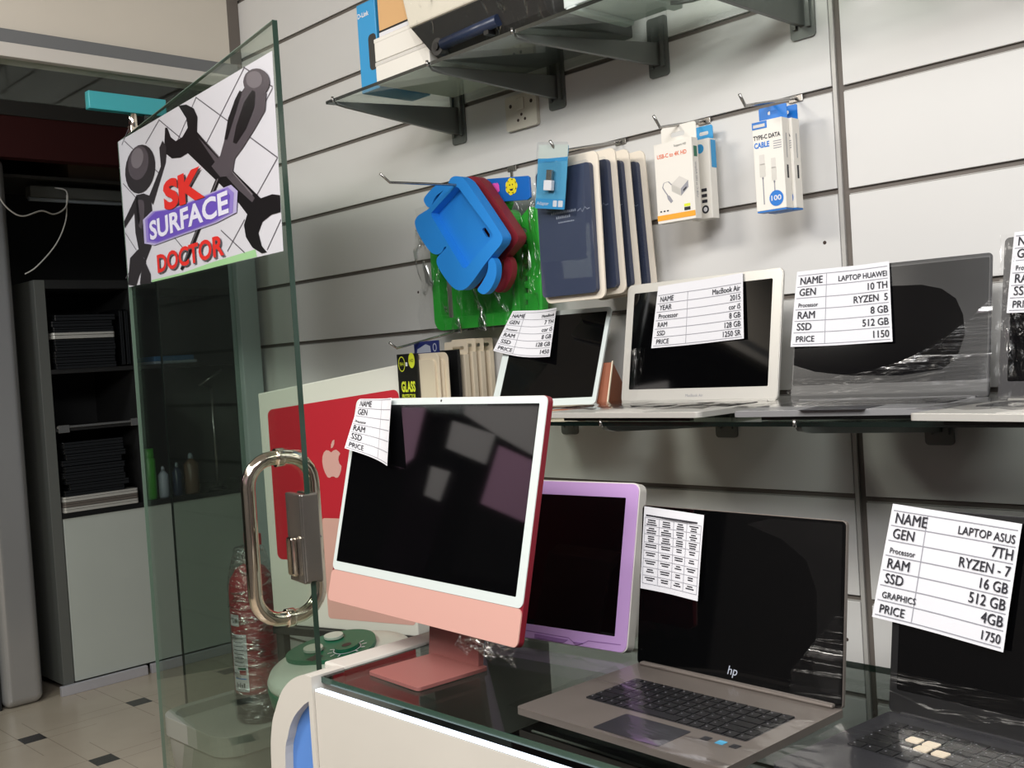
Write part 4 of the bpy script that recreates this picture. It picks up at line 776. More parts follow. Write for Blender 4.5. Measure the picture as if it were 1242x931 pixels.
def cable_box(loc, label, rz=0.0):
    t = thing('product_box', label, 'box', loc, rz, 'blue topped cable boxes')
    w, hh, d = 0.066, 0.176, 0.026
    b = MB(); b.box(-w/2, w/2, 0, d, -hh, 0); b.build('box_body', M['boxwhite'], t, 0.001, local=True)
    b = MB(); b.prism([rrect(-w/2+0.002, w/2-0.002, -0.004, 0.030, 0.003), rrect(-0.012, 0.012, 0.014, 0.021, 0.003)], print_f(d-0.001), print_f(d+0.0005)); b.build('hang_tab', M['cartblue'], t, local=True)
    b = MB(); b.box(-w/2+0.001, w/2-0.001, 0.001, d-0.001, -hh-0.003, -hh); b.build('bottom_flap', M['cartblue'], t, local=True)
    b = MB(); b.box(-w/2, 0.0, -0.0008, 0.0, -0.015, -0.001); b.build('brand_strip', M['cartblue'], t, local=True)
    b = MB(); f = print_f(-0.0004); g = print_f(-0.0007)
    b.poly([(-0.03, -0.012), (-0.004, -0.012), (-0.004, -0.006), (-0.03, -0.006)], print_f(-0.0012), 4)
    letter(b, 'TYPE-C DATA', f, -0.0315, -0.036, 0.0085, 1, width=0.060, bold=0.03); letter(b, 'CABLE', f, -0.0305, -0.052, 0.0105, 0, width=0.034, bold=0.04)
    for k in range(4): b.poly([(0.012, -0.045-k*0.0045), (0.03, -0.045-k*0.0045), (0.03, -0.0435-k*0.0045), (0.012, -0.0435-k*0.0045)], f, 3)
    for x, z0, ww in ((-0.015, -0.066, 0.0065), (0.010, -0.076, 0.0055)):
        b.poly(rrect(x-ww*0.9, x+ww*0.9, z0-0.02, z0, 0.001), f, 4); b.poly(rrect(x-ww, x+ww, z0-0.044, z0-0.018, 0.002), f, 2); b.poly(rrect(x-0.0018, x+0.0018, z0-0.048, z0-0.044, 0.0005), f, 3)
        b.poly([(x-0.0012, -hh+0.012), (x+0.0012, -hh+0.012), (x+0.0012, z0-0.046), (x-0.0012, z0-0.046)], f, 3)
    b.poly(circle(0.0125, -0.155, 0.0155, n=24), g, 0); letter(b, '100', print_f(-0.001), 0.0125, -0.159, 0.010, 5, 'c', width=0.022, bold=0.02)
    s = lambda y, z: (w/2+0.0004, y, z)
    b.poly([(0.010, -0.118), (0.016, -0.118), (0.016, -0.092), (0.010, -0.092)], s, 1); b.poly([(0.012, -0.078), (0.0145, -0.078), (0.0145, -0.03), (0.012, -0.03)], s, 3)
    b.build('front_print', [M['cartblue'], M['ink'], M['alusilver'], M['line'], M['offwhite'], M['paper']], t, local=True); return t
cable_box((-1.161, -0.118, 1.880), 'front cable box with blue top on the rightmost hook', R(2))
cable_box((-1.156, -0.0885, 1.880), 'second cable box with blue top, behind the front one', R(-1))

# screen protector packs on the low hook
t = thing('product_box', 'black and yellow glass protector pack at the front of the low hook', 'box', (-2.2, -0.232, 1.472), 0, 'screen protector packs')
b = MB(); b.box(-0.042, 0.042, 0, 0.006, -0.17, 0); b.build('box_body', M['glassblack'], t, 0.001, local=True)
b = MB(); f = print_f(-0.0004)
b.prism([circle(-0.022, -0.026, 0.014, 0.02), circle(-0.022, -0.026, 0.012, 0.0175)], f, print_f(-0.0003)); letter(b, '9H', f, -0.0225, -0.031, 0.01, 0, 'c'); b.poly(circle(0.02, -0.018, 0.013, 0.02), f, 0); letter(b, 'HD', print_f(-0.0008), 0.02, -0.022, 0.008, 1, 'c')
b.poly(rrect(-0.006, 0.002, -0.032, -0.022, 0.001), f, 2); letter(b, 'GLASS', f, 0.0, -0.098, 0.026, 0, 'c', width=0.058, bold=0.04); letter(b, 'PROTECTOR', f, 0.0, -0.116, 0.011, 0, 'c', width=0.056, bold=0.02)
b.build('front_print', [M['lime'], M['glassblack'], M['paper']], t, local=True)
t = thing('product_box', 'deep blue pack with a pale print rising behind the cream rounded packs', 'box', (-2.172, -0.188, 1.502), 0, 'screen protector packs')
b = MB(); b.box(-0.05, 0.05, 0, 0.005, -0.17, 0); b.build('box_body', M['deepblue'], t, 0.001, local=True)
b = MB(); f = print_f(-0.0004); b.poly([(-0.035, -0.02), (0.0, -0.008), (0.018, -0.014), (0.02, -0.03), (-0.038, -0.03)], f, 0); b.prism([circle(0.036, -0.018, 0.008, 0.011), circle(0.036, -0.018, 0.005, 0.008)], f, print_f(-0.0003)); b.build('front_print', [M['silverprint']], t, local=True)
def cream_blister(loc, label):
    t = thing('blister_pack', label, 'blister pack', loc, 0, 'cream blister packs on the low hook')
    b = MB(); b.prism(rrect(-0.048, 0.048, -0.17, 0.0, 0.018), lambda a, c: (a, 0, c), lambda a, c: (a, 0.004, c)); b.build('card', M['cream'], t, 0.001, local=True)
    b = MB(); b.prism(rrect(-0.04, 0.036, -0.16, -0.016, 0.012), lambda a, c: (a, -0.006, c), lambda a, c: (a, 0, c)); b.build('tray', M['cream'], t, 0.003, local=True); return t
cream_blister((-2.135, -0.219, 1.470), 'front cream rounded pack beside the black protector pack')
cream_blister((-2.118, -0.204, 1.470), 'second cream rounded pack, behind the front cream one')
t = thing('product_box', 'thin dark pack between the rounded cream packs and the slim cream boxes', 'box', (-2.14, -0.152, 1.47), 0, 'screen protector packs')
b = MB(); b.box(-0.05, 0.05, 0, 0.01, -0.17, 0.005); b.build('box_body', M['black'], t, 0.002, local=True)
def cream_box(loc, label, rz):
    t = thing('product_box', label, 'box', loc, rz, 'slim cream boxes on the low hook')
    b = MB(); b.box(-0.045, 0.045, 0, 0.017, -0.17, 0); b.build('box_body', M['cream'], t, 0.0015, local=True)
    b = MB(); b.prism([rrect(-0.044, 0.044, -0.002, 0.034, 0.006), rrect(-0.014, 0.03, 0.012, 0.021, 0.004)], print_f(0.015), print_f(0.016)); b.build('hang_tab', M['cream'], t, local=True); return t
for y, rz, lab in ((-0.125, 3, 'first slim cream box, next to the thin dark pack'), (-0.098, 5, 'second slim cream box from the thin dark pack'), (-0.068, 2, 'third slim cream box from the thin dark pack'), (-0.036, 4, 'last slim cream box, nearest the slat wall')):
    cream_box((-2.142, y, 1.462 + (0.006 if y > -0.11 else 0)), lab, R(rz))

# ------------------------------------------------------------------ laptops
def lid_frame(tilt, th):
    s, c = math.sin(R(tilt)), math.cos(R(tilt))
    return lambda u, v, w: (u, v*s - w*c, th + v*c + w*s)
def price_tag(parent, name, L, quad, rows, label, big=0.0125, w0=0.0035, curl=0.006, split=0.30, kind='normal'):
    """paper slip on a lid: quad TL, TR, BR, BL in the lid's own (u, v)"""
    TL, TR, BR, BL = quad
    def at(k):
        def g(a, c):      # a across 0..1, c down 0..1
            u = (TL[0]*(1-a)+TR[0]*a)*(1-c) + (BL[0]*(1-a)+BR[0]*a)*c
            v = (TL[1]*(1-a)+TR[1]*a)*(1-c) + (BL[1]*(1-a)+BR[1]*a)*c
            bend = curl*(abs(2*a-1)**2)*(0.3+0.7*c) + 0.0012*math.sin(a*7+c*2)
            return L(u, v, w0 + bend + 0.0005*k)
        return g
    W = 0.5*(math.dist(TL, TR)+math.dist(BL, BR)); H = 0.5*(math.dist(TL, BL)+math.dist(TR, BR))
    b = MB(); n = 10; f = at(0)
    b.add([f(i/n, j/n) for j in range(n+1) for i in range(n+1)], [(j*(n+1)+i, j*(n+1)+i+1, (j+1)*(n+1)+i+1, (j+1)*(n+1)+i) for j in range(n) for i in range(n)], 0, True)
    f1 = at(1); f2 = at(2)
    def hline(a0, a1, c, t=0.0007):
        for k in range(8):
            p, q = a0+(a1-a0)*k/8, a0+(a1-a0)*(k+1)/8; b.quad([f1(p, c-t/H), f1(q, c-t/H), f1(q, c+t/H), f1(p, c+t/H)], 2)
    def vline(a, c0, c1, t=0.0006):
        for k in range(6):
            p, q = c0+(c1-c0)*k/6, c0+(c1-c0)*(k+1)/6; b.quad([f1(a-t/W, p), f1(a+t/W, p), f1(a+t/W, q), f1(a-t/W, q)], 2)
    if kind == 'normal':
        top = rows[0][3] if len(rows[0]) > 3 else 0.04
        m = len(rows); bot = 0.97; st = (bot-top)/m
        hline(0.02, 0.98, top)
        for i, row in enumerate(rows):
            c = top + st*(i+0.80); sz = row[2] if len(row) > 2 else big
            hline(0.02, 0.98, top+st*(i+1))
            def tx(s, a, cap, al):
                if s: letter(b, s, lambda x, y: f2(a + x/W, c - y/H), 0, 0, cap, 1, al, width=glyphs(s)[2]*cap*0.84)
                if s: letter(b, s, lambda x, y: at(3)(a + (x + 0.06*cap)/W, c - y/H), 0, 0, cap, 1, al, width=glyphs(s)[2]*cap*0.84)
            tx(row[0], 0.05, sz, 'l'); tx(row[1], 0.97, (row[4] if len(row) > 4 else big), 'r')
        vline(split, top, bot)
    else:               # dense specification table
        for k in range(9): hline(0.03, 0.97, 0.13+k*0.10, 0.0004)
        for a in (0.03, 0.27, 0.5, 0.72, 0.97): vline(a, 0.13, 0.93, 0.0004)
        random.seed(11)
        for k in range(8):
            for a0, a1 in ((0.05, 0.24), (0.30, 0.47), (0.53, 0.69), (0.75, 0.94)):
                for j in range(3 if k in (0, 1, 2) else 2):
                    l = (a1-a0)*random.uniform(0.45, 0.95); s0 = (a0+a1)/2-l/2; c = 0.15+k*0.10+j*0.027
                    b.quad([f1(s0, c), f1(s0+l, c), f1(s0+l, c+0.014), f1(s0, c+0.014)], 1)
        b.quad([f1(0.04, 0.095), f1(0.9, 0.095), f1(0.9, 0.115), f1(0.04, 0.115)], 1)
    o = b.build('price_tag', [M['paper'], M['ink'], M['line']], parent, local=True)
    o['label'] = label
    return o
def film_sheet(parent, name, at, mk, nu=16, nv=10, amp=0.003, seed=1):
    random.seed(seed); b = MB()
    V = [at(i/nu, j/nv, amp*(random.random()-0.3)) for j in range(nv+1) for i in range(nu+1)]
    b.add(V, [(j*(nu+1)+i, j*(nu+1)+i+1, (j+1)*(nu+1)+i+1, (j+1)*(nu+1)+i) for j in range(nv) for i in range(nu)], 0, True)
    return b.build(name, M[mk], parent, local=True)
def laptop(label, base, yaw_, W, H, tilt, D, th, shell_m, bez_m, scr_q, deck_m, kb=None, pad=None, lid_t=0.006, rad=0.012, group=None, scr_m='screen'):
    """base = middle of the hinge line at deck height"""
    t = thing('laptop', label, 'laptop', (base[0], base[1], base[2]-th), R(yaw_), group)
    L = lid_frame(tilt, th)
    b = MB(); b.prism(rrect(-W/2, W/2, 0.0, H, rad), lambda u, v: L(u, v, -lid_t), lambda u, v: L(u, v, 0.0), 0); lid = b.build('lid', [M[shell_m]], t, 0.0015, local=True)
    b = MB(); b.prism([rrect(-W/2+0.001, W/2-0.001, 0.001, H-0.001, rad), rrect(*scr_q, 0.003)], lambda u, v: L(u, v, 0.0), lambda u, v: L(u, v, 0.0012)); b.build('bezel', M[bez_m], lid, local=True)
    b = MB(); b.prism(rrect(*scr_q, 0.003), lambda u, v: L(u, v, 0.0), lambda u, v: L(u, v, 0.0008)); b.build('screen', M[scr_m], lid, local=True)
    b = MB(); b.prism(rrect(-W/2, W/2, -D, 0.004, rad), lambda x, y: (x, y, th-0.0105), lambda x, y: (x, y, th)); b.box(-W/2+0.02, W/2-0.02, -0.006, 0.006, th*0.6, th+0.004); dk = b.build('base', M[deck_m], t, 0.002, local=True)
    for y in (-0.03, -D+0.03):
        b = MB(); b.box(-W/2+0.04, W/2-0.04, y-0.006, y+0.006, 0.0, th-0.0105); b.build('rubber_foot', M['black'], dk, local=True)
    if kb:
        x0, x1, y0, y1 = kb; b = MB(); b.prism(rrect(x0, x1, y0, y1, 0.004), lambda x, y: (x, y, th), lambda x, y: (x, y, th+0.0004), 0)
        rows = 6; cols = 15
        for r in range(rows):
            yy0 = y0 + (y1-y0)*(r+0.08)/rows; yy1 = y0 + (y1-y0)*(r+0.92)/rows
            c = 0
            while c < cols:
                span = 5 if (r == 0 and c == 4) else (2 if (r in (1, 2, 3) and c in (0, 12)) else 1)
                xx0 = x0 + (x1-x0)*(c+0.08)/cols; xx1 = x0 + (x1-x0)*(c+span-0.08)/cols
                b.box(xx0, xx1, yy0, yy1, th+0.0004, th+0.0018, 1)
                b.quad([(xx0+0.003, (yy0+yy1)/2, th+0.00195), (xx0+0.005, (yy0+yy1)/2, th+0.00195), (xx0+0.005, (yy0+yy1)/2+0.002, th+0.00195), (xx0+0.003, (yy0+yy1)/2+0.002, th+0.00195)], 2)
                c += span
        b.build('keyboard', [M['charcoal'], M['key'], M['line']], dk, local=True)
    if pad:
        b = MB(); b.prism(rrect(*pad, 0.003), lambda x, y: (x, y, th), lambda x, y: (x, y, th+0.0005)); b.build('touchpad', M['charcoal'] if deck_m != 'alusilver' else M['offwhite'], dk, local=True)
    return t, L, lid, dk

LT = LZ + 0.001
BIG = 0.0125
# small white tablet computer on a leather stand
t = thing('tablet', 'white framed detachable tablet leaning back at the left end of the lower shelf', 'tablet computer', (-1.705, -0.245, LT), R(19))
L = lid_frame(32, 0.020)
b = MB(); b.prism(rrect(-0.131, 0.131, 0, 0.256, 0.01), lambda u, v: L(u, v, -0.007), lambda u, v: L(u, v, 0.0)); body = b.build('body', M['bezelwhite'], t, 0.002, local=True)
b = MB(); b.prism(rrect(-0.113, 0.121, 0.018, 0.243, 0.002), lambda u, v: L(u, v, 0.0), lambda u, v: L(u, v, 0.0008)); b.build('screen', M['screen'], body, local=True)
b = MB(); b.box(-0.131, 0.131, -0.10, 0.01, 0.0, 0.008); b.build('keyboard_cover', M['cream'], t, 0.003, local=True)
s32, c32 = math.sin(R(32)), math.cos(R(32))
b = MB(); pr = [(0.006, 0.0), (0.105*s32*1.0+0.012, 0.105*c32+0.02), (0.185, 0.0)]
b.prism(pr, lambda y, z: (-0.125, y, z), lambda y, z: (0.152, y, z), 0); b.prism([(0.004, 0.0), (0.06, 0.112), (0.066, 0.112), (0.012, 0.0)], lambda y, z: (0.152, y, z), lambda y, z: (0.155, y, z), 1)
b.build('leather_stand', [M['leather'], M['cream']], t, 0.001, local=True)
price_tag(t, 'x', L, [(-0.123, 0.259), (-0.006, 0.258), (0.007, 0.117), (-0.146, 0.143)],
  [('NAME', 'MateBook', 0.0115, 0.05, 0.008), ('GEN', '7 TH', 0.0115, 0, 0.0115), ('Processor', 'cor i5', 0.006, 0, 0.0115), ('RAM', '8 GB', 0.0115, 0, 0.0115), ('SSD', '128 GB', 0.0115, 0, 0.0115), ('PRICE', '1450', 0.0105, 0, 0.0115)], 'small curled price paper', curl=0.014, w0=0.006)

# silver laptop
t, L, lid, dk = laptop('silver laptop with white bezel open on the lower shelf, year 2015 price paper', (-1.329, -0.181, LT+0.018), -1.0, 0.397, 0.262, 10.5, 0.245, 0.018, 'alusilver', 'alusilver', (-0.178, 0.176, 0.03, 0.242), 'alusilver', (-0.17, 0.17, -0.12, -0.02), (-0.06, 0.06, -0.235, -0.14))
price_tag(t, 'x', L, [(-0.109, 0.251), (0.108, 0.259), (0.12, 0.125), (-0.115, 0.117)],
  [('NAME', 'MacBook Air', 0.0115, 0.155, 0.0115), ('YEAR', '2015', 0.0115, 0, 0.0115), ('Processor', 'cor i5', 0.0105, 0, 0.0105), ('RAM', '8 GB', 0.0105, 0, 0.0115), ('SSD', '128 GB', 0.0105, 0, 0.0115), ('PRICE', '1250 SR', 0.0105, 0, 0.0115)], 'white price paper with an empty top strip', curl=0.004, split=0.37)
b = MB(); letter(b, 'MacBook Air', lambda x, y: L(x, y, 0.0016), 0, 0.012, 0.006, 0, 'c'); b.build('bezel_lettering', M['line'], lid, local=True)
film_sheet(t, 'plastic_wrap', lambda a, c, o: L(-0.203+0.05*a+0.02*c, 0.12*c, 0.004+max(0, o)), 'filmv', 6, 10, amp=0.004, seed=4)
film_sheet(t, 'plastic_wrap', lambda a, c, o: (-0.21+0.42*a, -0.25+0.245*c, 0.0235+max(0, o)), 'filmdeck', amp=0.004, seed=5)
# black laptop, wrapped
t, L, lid, dk = laptop('black film-wrapped laptop on the lower shelf, second from the right end', (-0.919, -0.176, LT+0.018), 6.5, 0.355, 0.252, 14.5, 0.225, 0.018, 'charcoal', 'black', (-0.174, 0.174, 0.03, 0.244), 'greydeck', (-0.15, 0.15, -0.12, -0.02), (-0.055, 0.055, -0.235, -0.14), rad=0.006, scr_m='screenmatte')
price_tag(t, 'x', L, [(-0.176, 0.252), (0.002, 0.254), (0.015, 0.103), (-0.179, 0.104)],
  [('NAME', 'LAPTOP HUAWEI', 0.0145, 0.06, 0.0105), ('GEN', '10 TH', 0.0145, 0, 0.0135), ('Processor', 'RYZEN  5', 0.008, 0, 0.0135), ('RAM', '8 GB', 0.0145, 0, 0.0135), ('SSD', '512 GB', 0.0145, 0, 0.0135), ('PRICE', '1150', 0.0115, 0, 0.0135)], 'white price paper with large print', curl=0.004, split=0.335)
film_sheet(t, 'plastic_wrap', lambda a, c, o: L(-0.182+0.364*a, 0.012+(0.03+0.13*a*a*a)*c, 0.004+max(0, o)), 'film', 30, 10, amp=0.006, seed=6)
film_sheet(t, 'plastic_wrap', lambda a, c, o: (-0.178+0.356*a, -0.228+0.225*c, 0.0235+max(0, o)), 'filmdeck', amp=0.004, seed=7)
b = MB(); b.poly([(-0.175, 0.246), (-0.175, 0.225), (-0.08, 0.215), (0.02, 0.207), (0.06, 0.205), (0.095, 0.195), (0.12, 0.175), (0.133, 0.145), (0.137, 0.11), (0.125, 0.07), (0.10, 0.05), (0.03, 0.042), (-0.06, 0.045), (-0.13, 0.055), (-0.175, 0.07), (-0.175, 0.01), (0.175, 0.01), (0.175, 0.246)], lambda u, v: L(u, v, 0.002)); b.build('taut_film', M['filmhaze'], t, local=True)
# laptop cut by the right edge of the picture
t, L, lid, dk = laptop('wrapped dark laptop at the right end of the lower shelf, cut by the picture edge', (-0.515, -0.264, LT+0.018), -6.9, 0.36, 0.262, 10.5, 0.245, 0.018, 'charcoal', 'charcoal', (-0.165, 0.165, 0.03, 0.245), 'alusilver', (-0.15, 0.15, -0.12, -0.02), (-0.055, 0.055, -0.235, -0.14), rad=0.008, scr_m='screenmatte')
price_tag(t, 'x', L, [(-0.162, 0.268), (0.01, 0.264), (0.004, 0.135), (-0.167, 0.138)],
  [('NAME', '', 0.0145, 0.05), ('GEN', '', 0.0145), ('Processor', '', 0.008), ('RAM', '', 0.0145), ('SSD', '', 0.0145), ('PRICE', '', 0.0115)], 'white price paper at the top left corner', curl=0.004, split=0.36)
film_sheet(t, 'plastic_wrap', lambda a, c, o: L(-0.184+0.05*a+0.02*(1-c)*a, 0.001+0.265*c, 0.003+max(0, o)), 'filmv', 8, 30, amp=0.010, seed=8)
film_sheet(t, 'plastic_wrap', lambda a, c, o: (-0.182+0.364*a, -0.248+0.245*c, 0.0235+max(0, o)), 'filmdeck', amp=0.004, seed=9)

# ------------------------------------------------------------------ glass topped counter
CZ = 0.934
ct = thing('display_counter', 'white display counter with a glass top and lit front edge', 'counter', (-0.6, -0.72, 0))
b = MB()
for zz in (CZ-0.010, CZ): b.quad([(-1.53, -0.985, zz), (0.6, -0.985, zz), (0.6, -0.44, zz), (-1.53, -0.44, zz)])
b.build('glass_top', M['gcounter'], ct)
b = MB(); b.box(-1.531, 0.6, -0.9865, -0.985, CZ-0.010, CZ); b.box(-1.5315, -1.53, -0.985, -0.44, CZ-0.010, CZ); b.box(-1.53, 0.6, -0.44, -0.4385, CZ-0.010, CZ); b.build('glass_edge', M['edge'], ct)
b = MB(); b.box(-1.53, 0.6, -1.002, -0.99, 0.0, 0.914); b.build('front_panel', M['counterwhite'], ct, 0.002)
b = MB(); b.box(-1.525, 0.6, -1.003, -0.992, 0.9145, 0.9175); b.build('led_strip', M['led'], ct)
b = MB(); b.box(-1.592, -1.532, -0.9395, -0.44, 0.0, 0.938); b.build('side_panel', M['counterwhite'], ct, 0.004)
b = MB(); b.box(-1.53, 0.6, -0.46, -0.445, 0.0, 0.60); b.build('back_panel', M['counterdark'], ct)
b = MB(); b.box(-1.53, 0.6, -0.985, -0.46, 0.70, 0.715); b.build('shelf', M['counterdark'], ct)
def arc_side(P): return [tuple(q[:2]) for q in curve_pts([(x, z, 0) for x, z in P], 5)]
wing = [(-1.53, 0.0), (-1.53, 0.938)] + arc_side([(-1.55, 0.938), (-1.572, 0.932), (-1.60, 0.918), (-1.6277, 0.895), (-1.6504, 0.8615), (-1.668, 0.8256), (-1.679, 0.75), (-1.684, 0.5), (-1.684, 0.0)])
win = [(-1.5425, 0.12), (-1.5425, 0.895)] + arc_side([(-1.5585, 0.886), (-1.5927, 0.858), (-1.6155, 0.822), (-1.6315, 0.76), (-1.637, 0.5), (-1.637, 0.12)])
b = MB(); b.prism([wing, win], lambda x, z: (x, -1.006, z), lambda x, z: (x, -0.94, z)); b.build('side_wing', M['counterwhite'], ct)
b = MB(); b.prism([(x, z) for x, z in win], lambda x, z: (x, -0.990, z), lambda x, z: (x, -0.945, z)); b.build('blue_inset', M['blue_inset'], ct)
# goods under the glass
def small_box(name, label, cat, x0, x1, y0, y1, z0, z1, m, rz=0.0):
    t = thing(name, label, cat, ((x0+x1)/2, (y0+y1)/2, z0))
    b = MB(); b.box(x0, x1, y0, y1, z0, z1); b.build('box_body', m, t, 0.003)
    b = MB(); b.box(x0+0.004, x1-0.004, y0-0.001, y0, z0+(z1-z0)*0.35, z0+(z1-z0)*0.6); b.build('front_stripe', M['black'], t); return t
small_box('product_box', 'flat red box under the counter glass along the lit front edge', 'box', -1.33, -1.02, -0.97, -0.90, 0.835, 0.865, M['redprint'])
small_box('product_box', 'small red box in the left front corner under the counter glass', 'box', -1.46, -1.39, -0.965, -0.905, 0.835, 0.86, M['redprint'])
b = MB(); b.box(-1.53, 0.6, -0.985, -0.80, 0.820, 0.833); b.build('front_ledge', M['counterdark'], ct)
t = thing('pouch', 'black soft pouch with a zip under the counter glass beside the red box', 'pouch', (-1.05, -0.85, 0.834))
b = MB(); b.prism(rrect(-1.20, -0.90, -0.885, -0.815, 0.03), lambda x, y: (x, y, 0.834), lambda x, y: (x, y, 0.872)); b.build('body', M['black'], t, 0.012, 3)
b = MB(); b.tube([(-1.18, -0.84, 0.873), (-1.05, -0.845, 0.874), (-0.92, -0.85, 0.873)], 0.002); b.build('zip', M['offwhite'], t)

# ------------------------------------------------------------------ pink desktop computer
im = thing('desktop_computer', 'pink all-in-one desktop computer with white framed screen on the glass counter', 'computer', (-1.421, -0.873, CZ+0.001), R(-3.594))
L = lid_frame(14.155, 1.017-CZ-0.001)
WI, HI = 0.547, 0.381
b = MB(); b.prism(rrect(-WI/2, WI/2, 0, HI, 0.011, 6), lambda u, v: L(u, v, -0.0115), lambda u, v: L(u, v, -0.0015)); bd = b.build('housing', M['crimson'], im, 0.001, local=True)
b = MB(); b.prism([rrect(-WI/2+0.0005, WI/2-0.0005, 0.068-0.010, HI-0.0005, 0.011, 6), rrect(-0.2625, 0.2555, 0.0735, 0.3685, 0.002)], lambda u, v: L(u, v, -0.0016), lambda u, v: L(u, v, 0.0)); b.build('bezel', M['bezelwhite'], bd, local=True)
b = MB(); b.prism(rrect(-0.2625, 0.2555, 0.0735, 0.3685, 0.002), lambda u, v: L(u, v, -0.0014), lambda u, v: L(u, v, -0.0003)); b.build('screen', M['screen'], bd, local=True)
b = MB(); b.prism(rrect(-WI/2+0.0005, WI/2-0.0005, 0.0005, 0.0575, 0.010, 6), lambda u, v: L(u, v, -0.0016), lambda u, v: L(u, v, 0.0006)); b.build('chin', M['pink'], bd, local=True)
b = MB(); b.prism(circle(0.0, 0.3748, 0.0022, n=12), lambda u, v: L(u, v, 0.0), lambda u, v: L(u, v, 0.0004)); b.build('camera_lens', M['black'], bd, local=True)
b = MB(); b.prism(rrect(-0.055, 0.090, -0.065, 0.078, 0.008), lambda x, y: (x+0.012, y, 0.0), lambda x, y: (x+0.012, y, 0.006)); ft = b.build('stand_foot', M['rose'], im, 0.0015, local=True)
b = MB(); b.prism([(0.066, 0.002), (0.078, 0.002), (0.100, 0.20), (0.066, 0.23), (0.058, 0.22), (0.086, 0.18)], lambda y, z: (-0.052, y, z), lambda y, z: (0.088, y, z)); b.build('stand_neck', M['rose'], im, 0.0015, local=True)
price_tag(im, 'x', L, [(-0.247, 0.379), (-0.14, 0.380), (-0.107, 0.255), (-0.257, 0.283)],
  [('NAME', '', 0.0125, 0.02), ('GEN', '', 0.0125), ('Processor', '', 0.006), ('RAM', '', 0.0125), ('SSD', '', 0.0125), ('PRICE', '', 0.0105)], 'curled price paper on the top left corner', curl=0.016, w0=0.004, split=0.62)
b = MB()
for k in range(1): b.add([L(0.13+0.02*i+0.003*(i % 2), -0.018*(j/2.0)-0.012*(j == 2)*(i % 3 == 1), -0.004+0.005*((i+j) % 3)) for j in range(3) for i in range(8)], [(j*8+i, j*8+i+1, (j+1)*8+i+1, (j+1)*8+i) for j in range(2) for i in range(7)], 0, True)
b.build('plastic_wrap', M['filmext'], im, local=True)

# lavender screen standing behind
lv = thing('laptop', 'lavender framed laptop screen standing upright behind the pink computer', 'laptop', (-1.282-0.062, -0.638-0.0065, CZ+0.001), R(5.8))
L = lid_frame(14.4, 0.0)
WL, HL = 0.356, 0.293
b = MB(); b.prism(rrect(-WL/2, WL/2, 0.0075, HL, 0.014, 6), lambda u, v: L(u, v, -0.022), lambda u, v: L(u, v, -0.0015)); bd = b.build('shell', M['offwhite'], lv, 0.003, 3, local=True)
b = MB(); b.prism([rrect(-WL/2+0.001, WL/2-0.002, 0.0085, HL-0.002, 0.013, 6), rrect(-0.150, 0.151, 0.033, 0.267, 0.002)], lambda u, v: L(u, v, -0.002), lambda u, v: L(u, v, 0.0)); b.build('frame', M['lavender'], bd, 0.0006, local=True)
b = MB(); b.prism(rrect(-0.150, 0.151, 0.033, 0.267, 0.002), lambda u, v: L(u, v, -0.0019), lambda u, v: L(u, v, -0.0008)); b.build('screen', M['screen'], bd, local=True)
b = MB()
lvp = [(-0.17, 0.0225), (-0.06, 0.0215), (0.02, 0.020), (0.055, 0.0195), (0.068, 0.0125), (0.085, 0.0125), (0.098, 0.0195), (0.165, 0.021)]
for (u0, v0), (u1, v1) in zip(lvp, lvp[1:]): b.quad([L(u0, v0-0.0007, 0.0004), L(u1, v1-0.0007, 0.0004), L(u1, v1+0.0007, 0.0004), L(u0, v0+0.0007, 0.0004)])
b.prism([(-0.02, 0.011), (0.045, 0.010), (0.055, 0.016), (-0.02, 0.018)], lambda u, v: L(u, v, 0.0), lambda u, v: L(u, v, 0.0012)); b.prism([(0.066, 0.0145), (0.076, 0.0095), (0.088, 0.0145)], lambda u, v: L(u, v, 0.0), lambda u, v: L(u, v, 0.002))
b.build('latch_groove', mat('deep_lavender', (150, 112, 170), 0.4), bd, local=True)
b = MB(); b.prism([(0.10, 0.0), (0.19, 0.0), (0.112, 0.26), (0.094, 0.26)], lambda y, z: (-0.12, y, z), lambda y, z: (0.12, y, z)); b.build('prop', M['offwhite'], lv, 0.002, local=True)

# grey laptop with the small specification sheet
t, L, lid, dk = laptop('warm grey laptop open on the counter with a dense specification sheet', (-0.912, -0.693, CZ+0.021), -2.0, 0.361, 0.248, 8.3, 0.258, 0.020, 'zbook', 'screen', (-0.172, 0.172, 0.022, 0.242), 'zbook', (-0.128, 0.150, -0.172, -0.062), (-0.036, 0.076, -0.252, -0.186), rad=0.006)
price_tag(t, 'x', L, [(-0.173, 0.246), (-0.054, 0.240), (-0.059, 0.112), (-0.172, 0.118)], [], 'small printed specification sheet', kind='table', curl=0.004)
b = MB(); letter(b, 'hp', lambda x, y: L(x, y, 0.0018), -0.006, 0.014, 0.013, 0, shear=0.25, bold=0.0); b.build('logo', M['silverprint'], lid, local=True)
b = MB(); b.box(-0.17, 0.17, -0.008, 0.006, 0.0195, 0.026); b.build('hinge_bar', M['zbook'], dk, 0.003, local=True)
b = MB()
for x, mi in ((0.105, 0), (0.128, 1), (0.149, 0)): b.prism(rrect(x-0.006, x+0.006, -0.199, -0.187, 0.001), lambda a, c: (a, c, 0.0201), lambda a, c: (a, c, 0.0205), mi)
b.build('sticker', [M['charcoal'], M['skycard']], dk, local=True)
film_sheet(t, 'plastic_wrap', lambda a, c, o: (-0.186+0.372*a, -0.27+0.268*c, 0.0235+max(0, o)), 'filmdeck', amp=0.004, seed=12)
film_sheet(t, 'plastic_wrap', lambda a, c, o: L(0.10+0.08*a, 0.006+0.10*c*(0.3+a), 0.0025+max(0, o)), 'film', 10, 10, amp=0.003, seed=13)

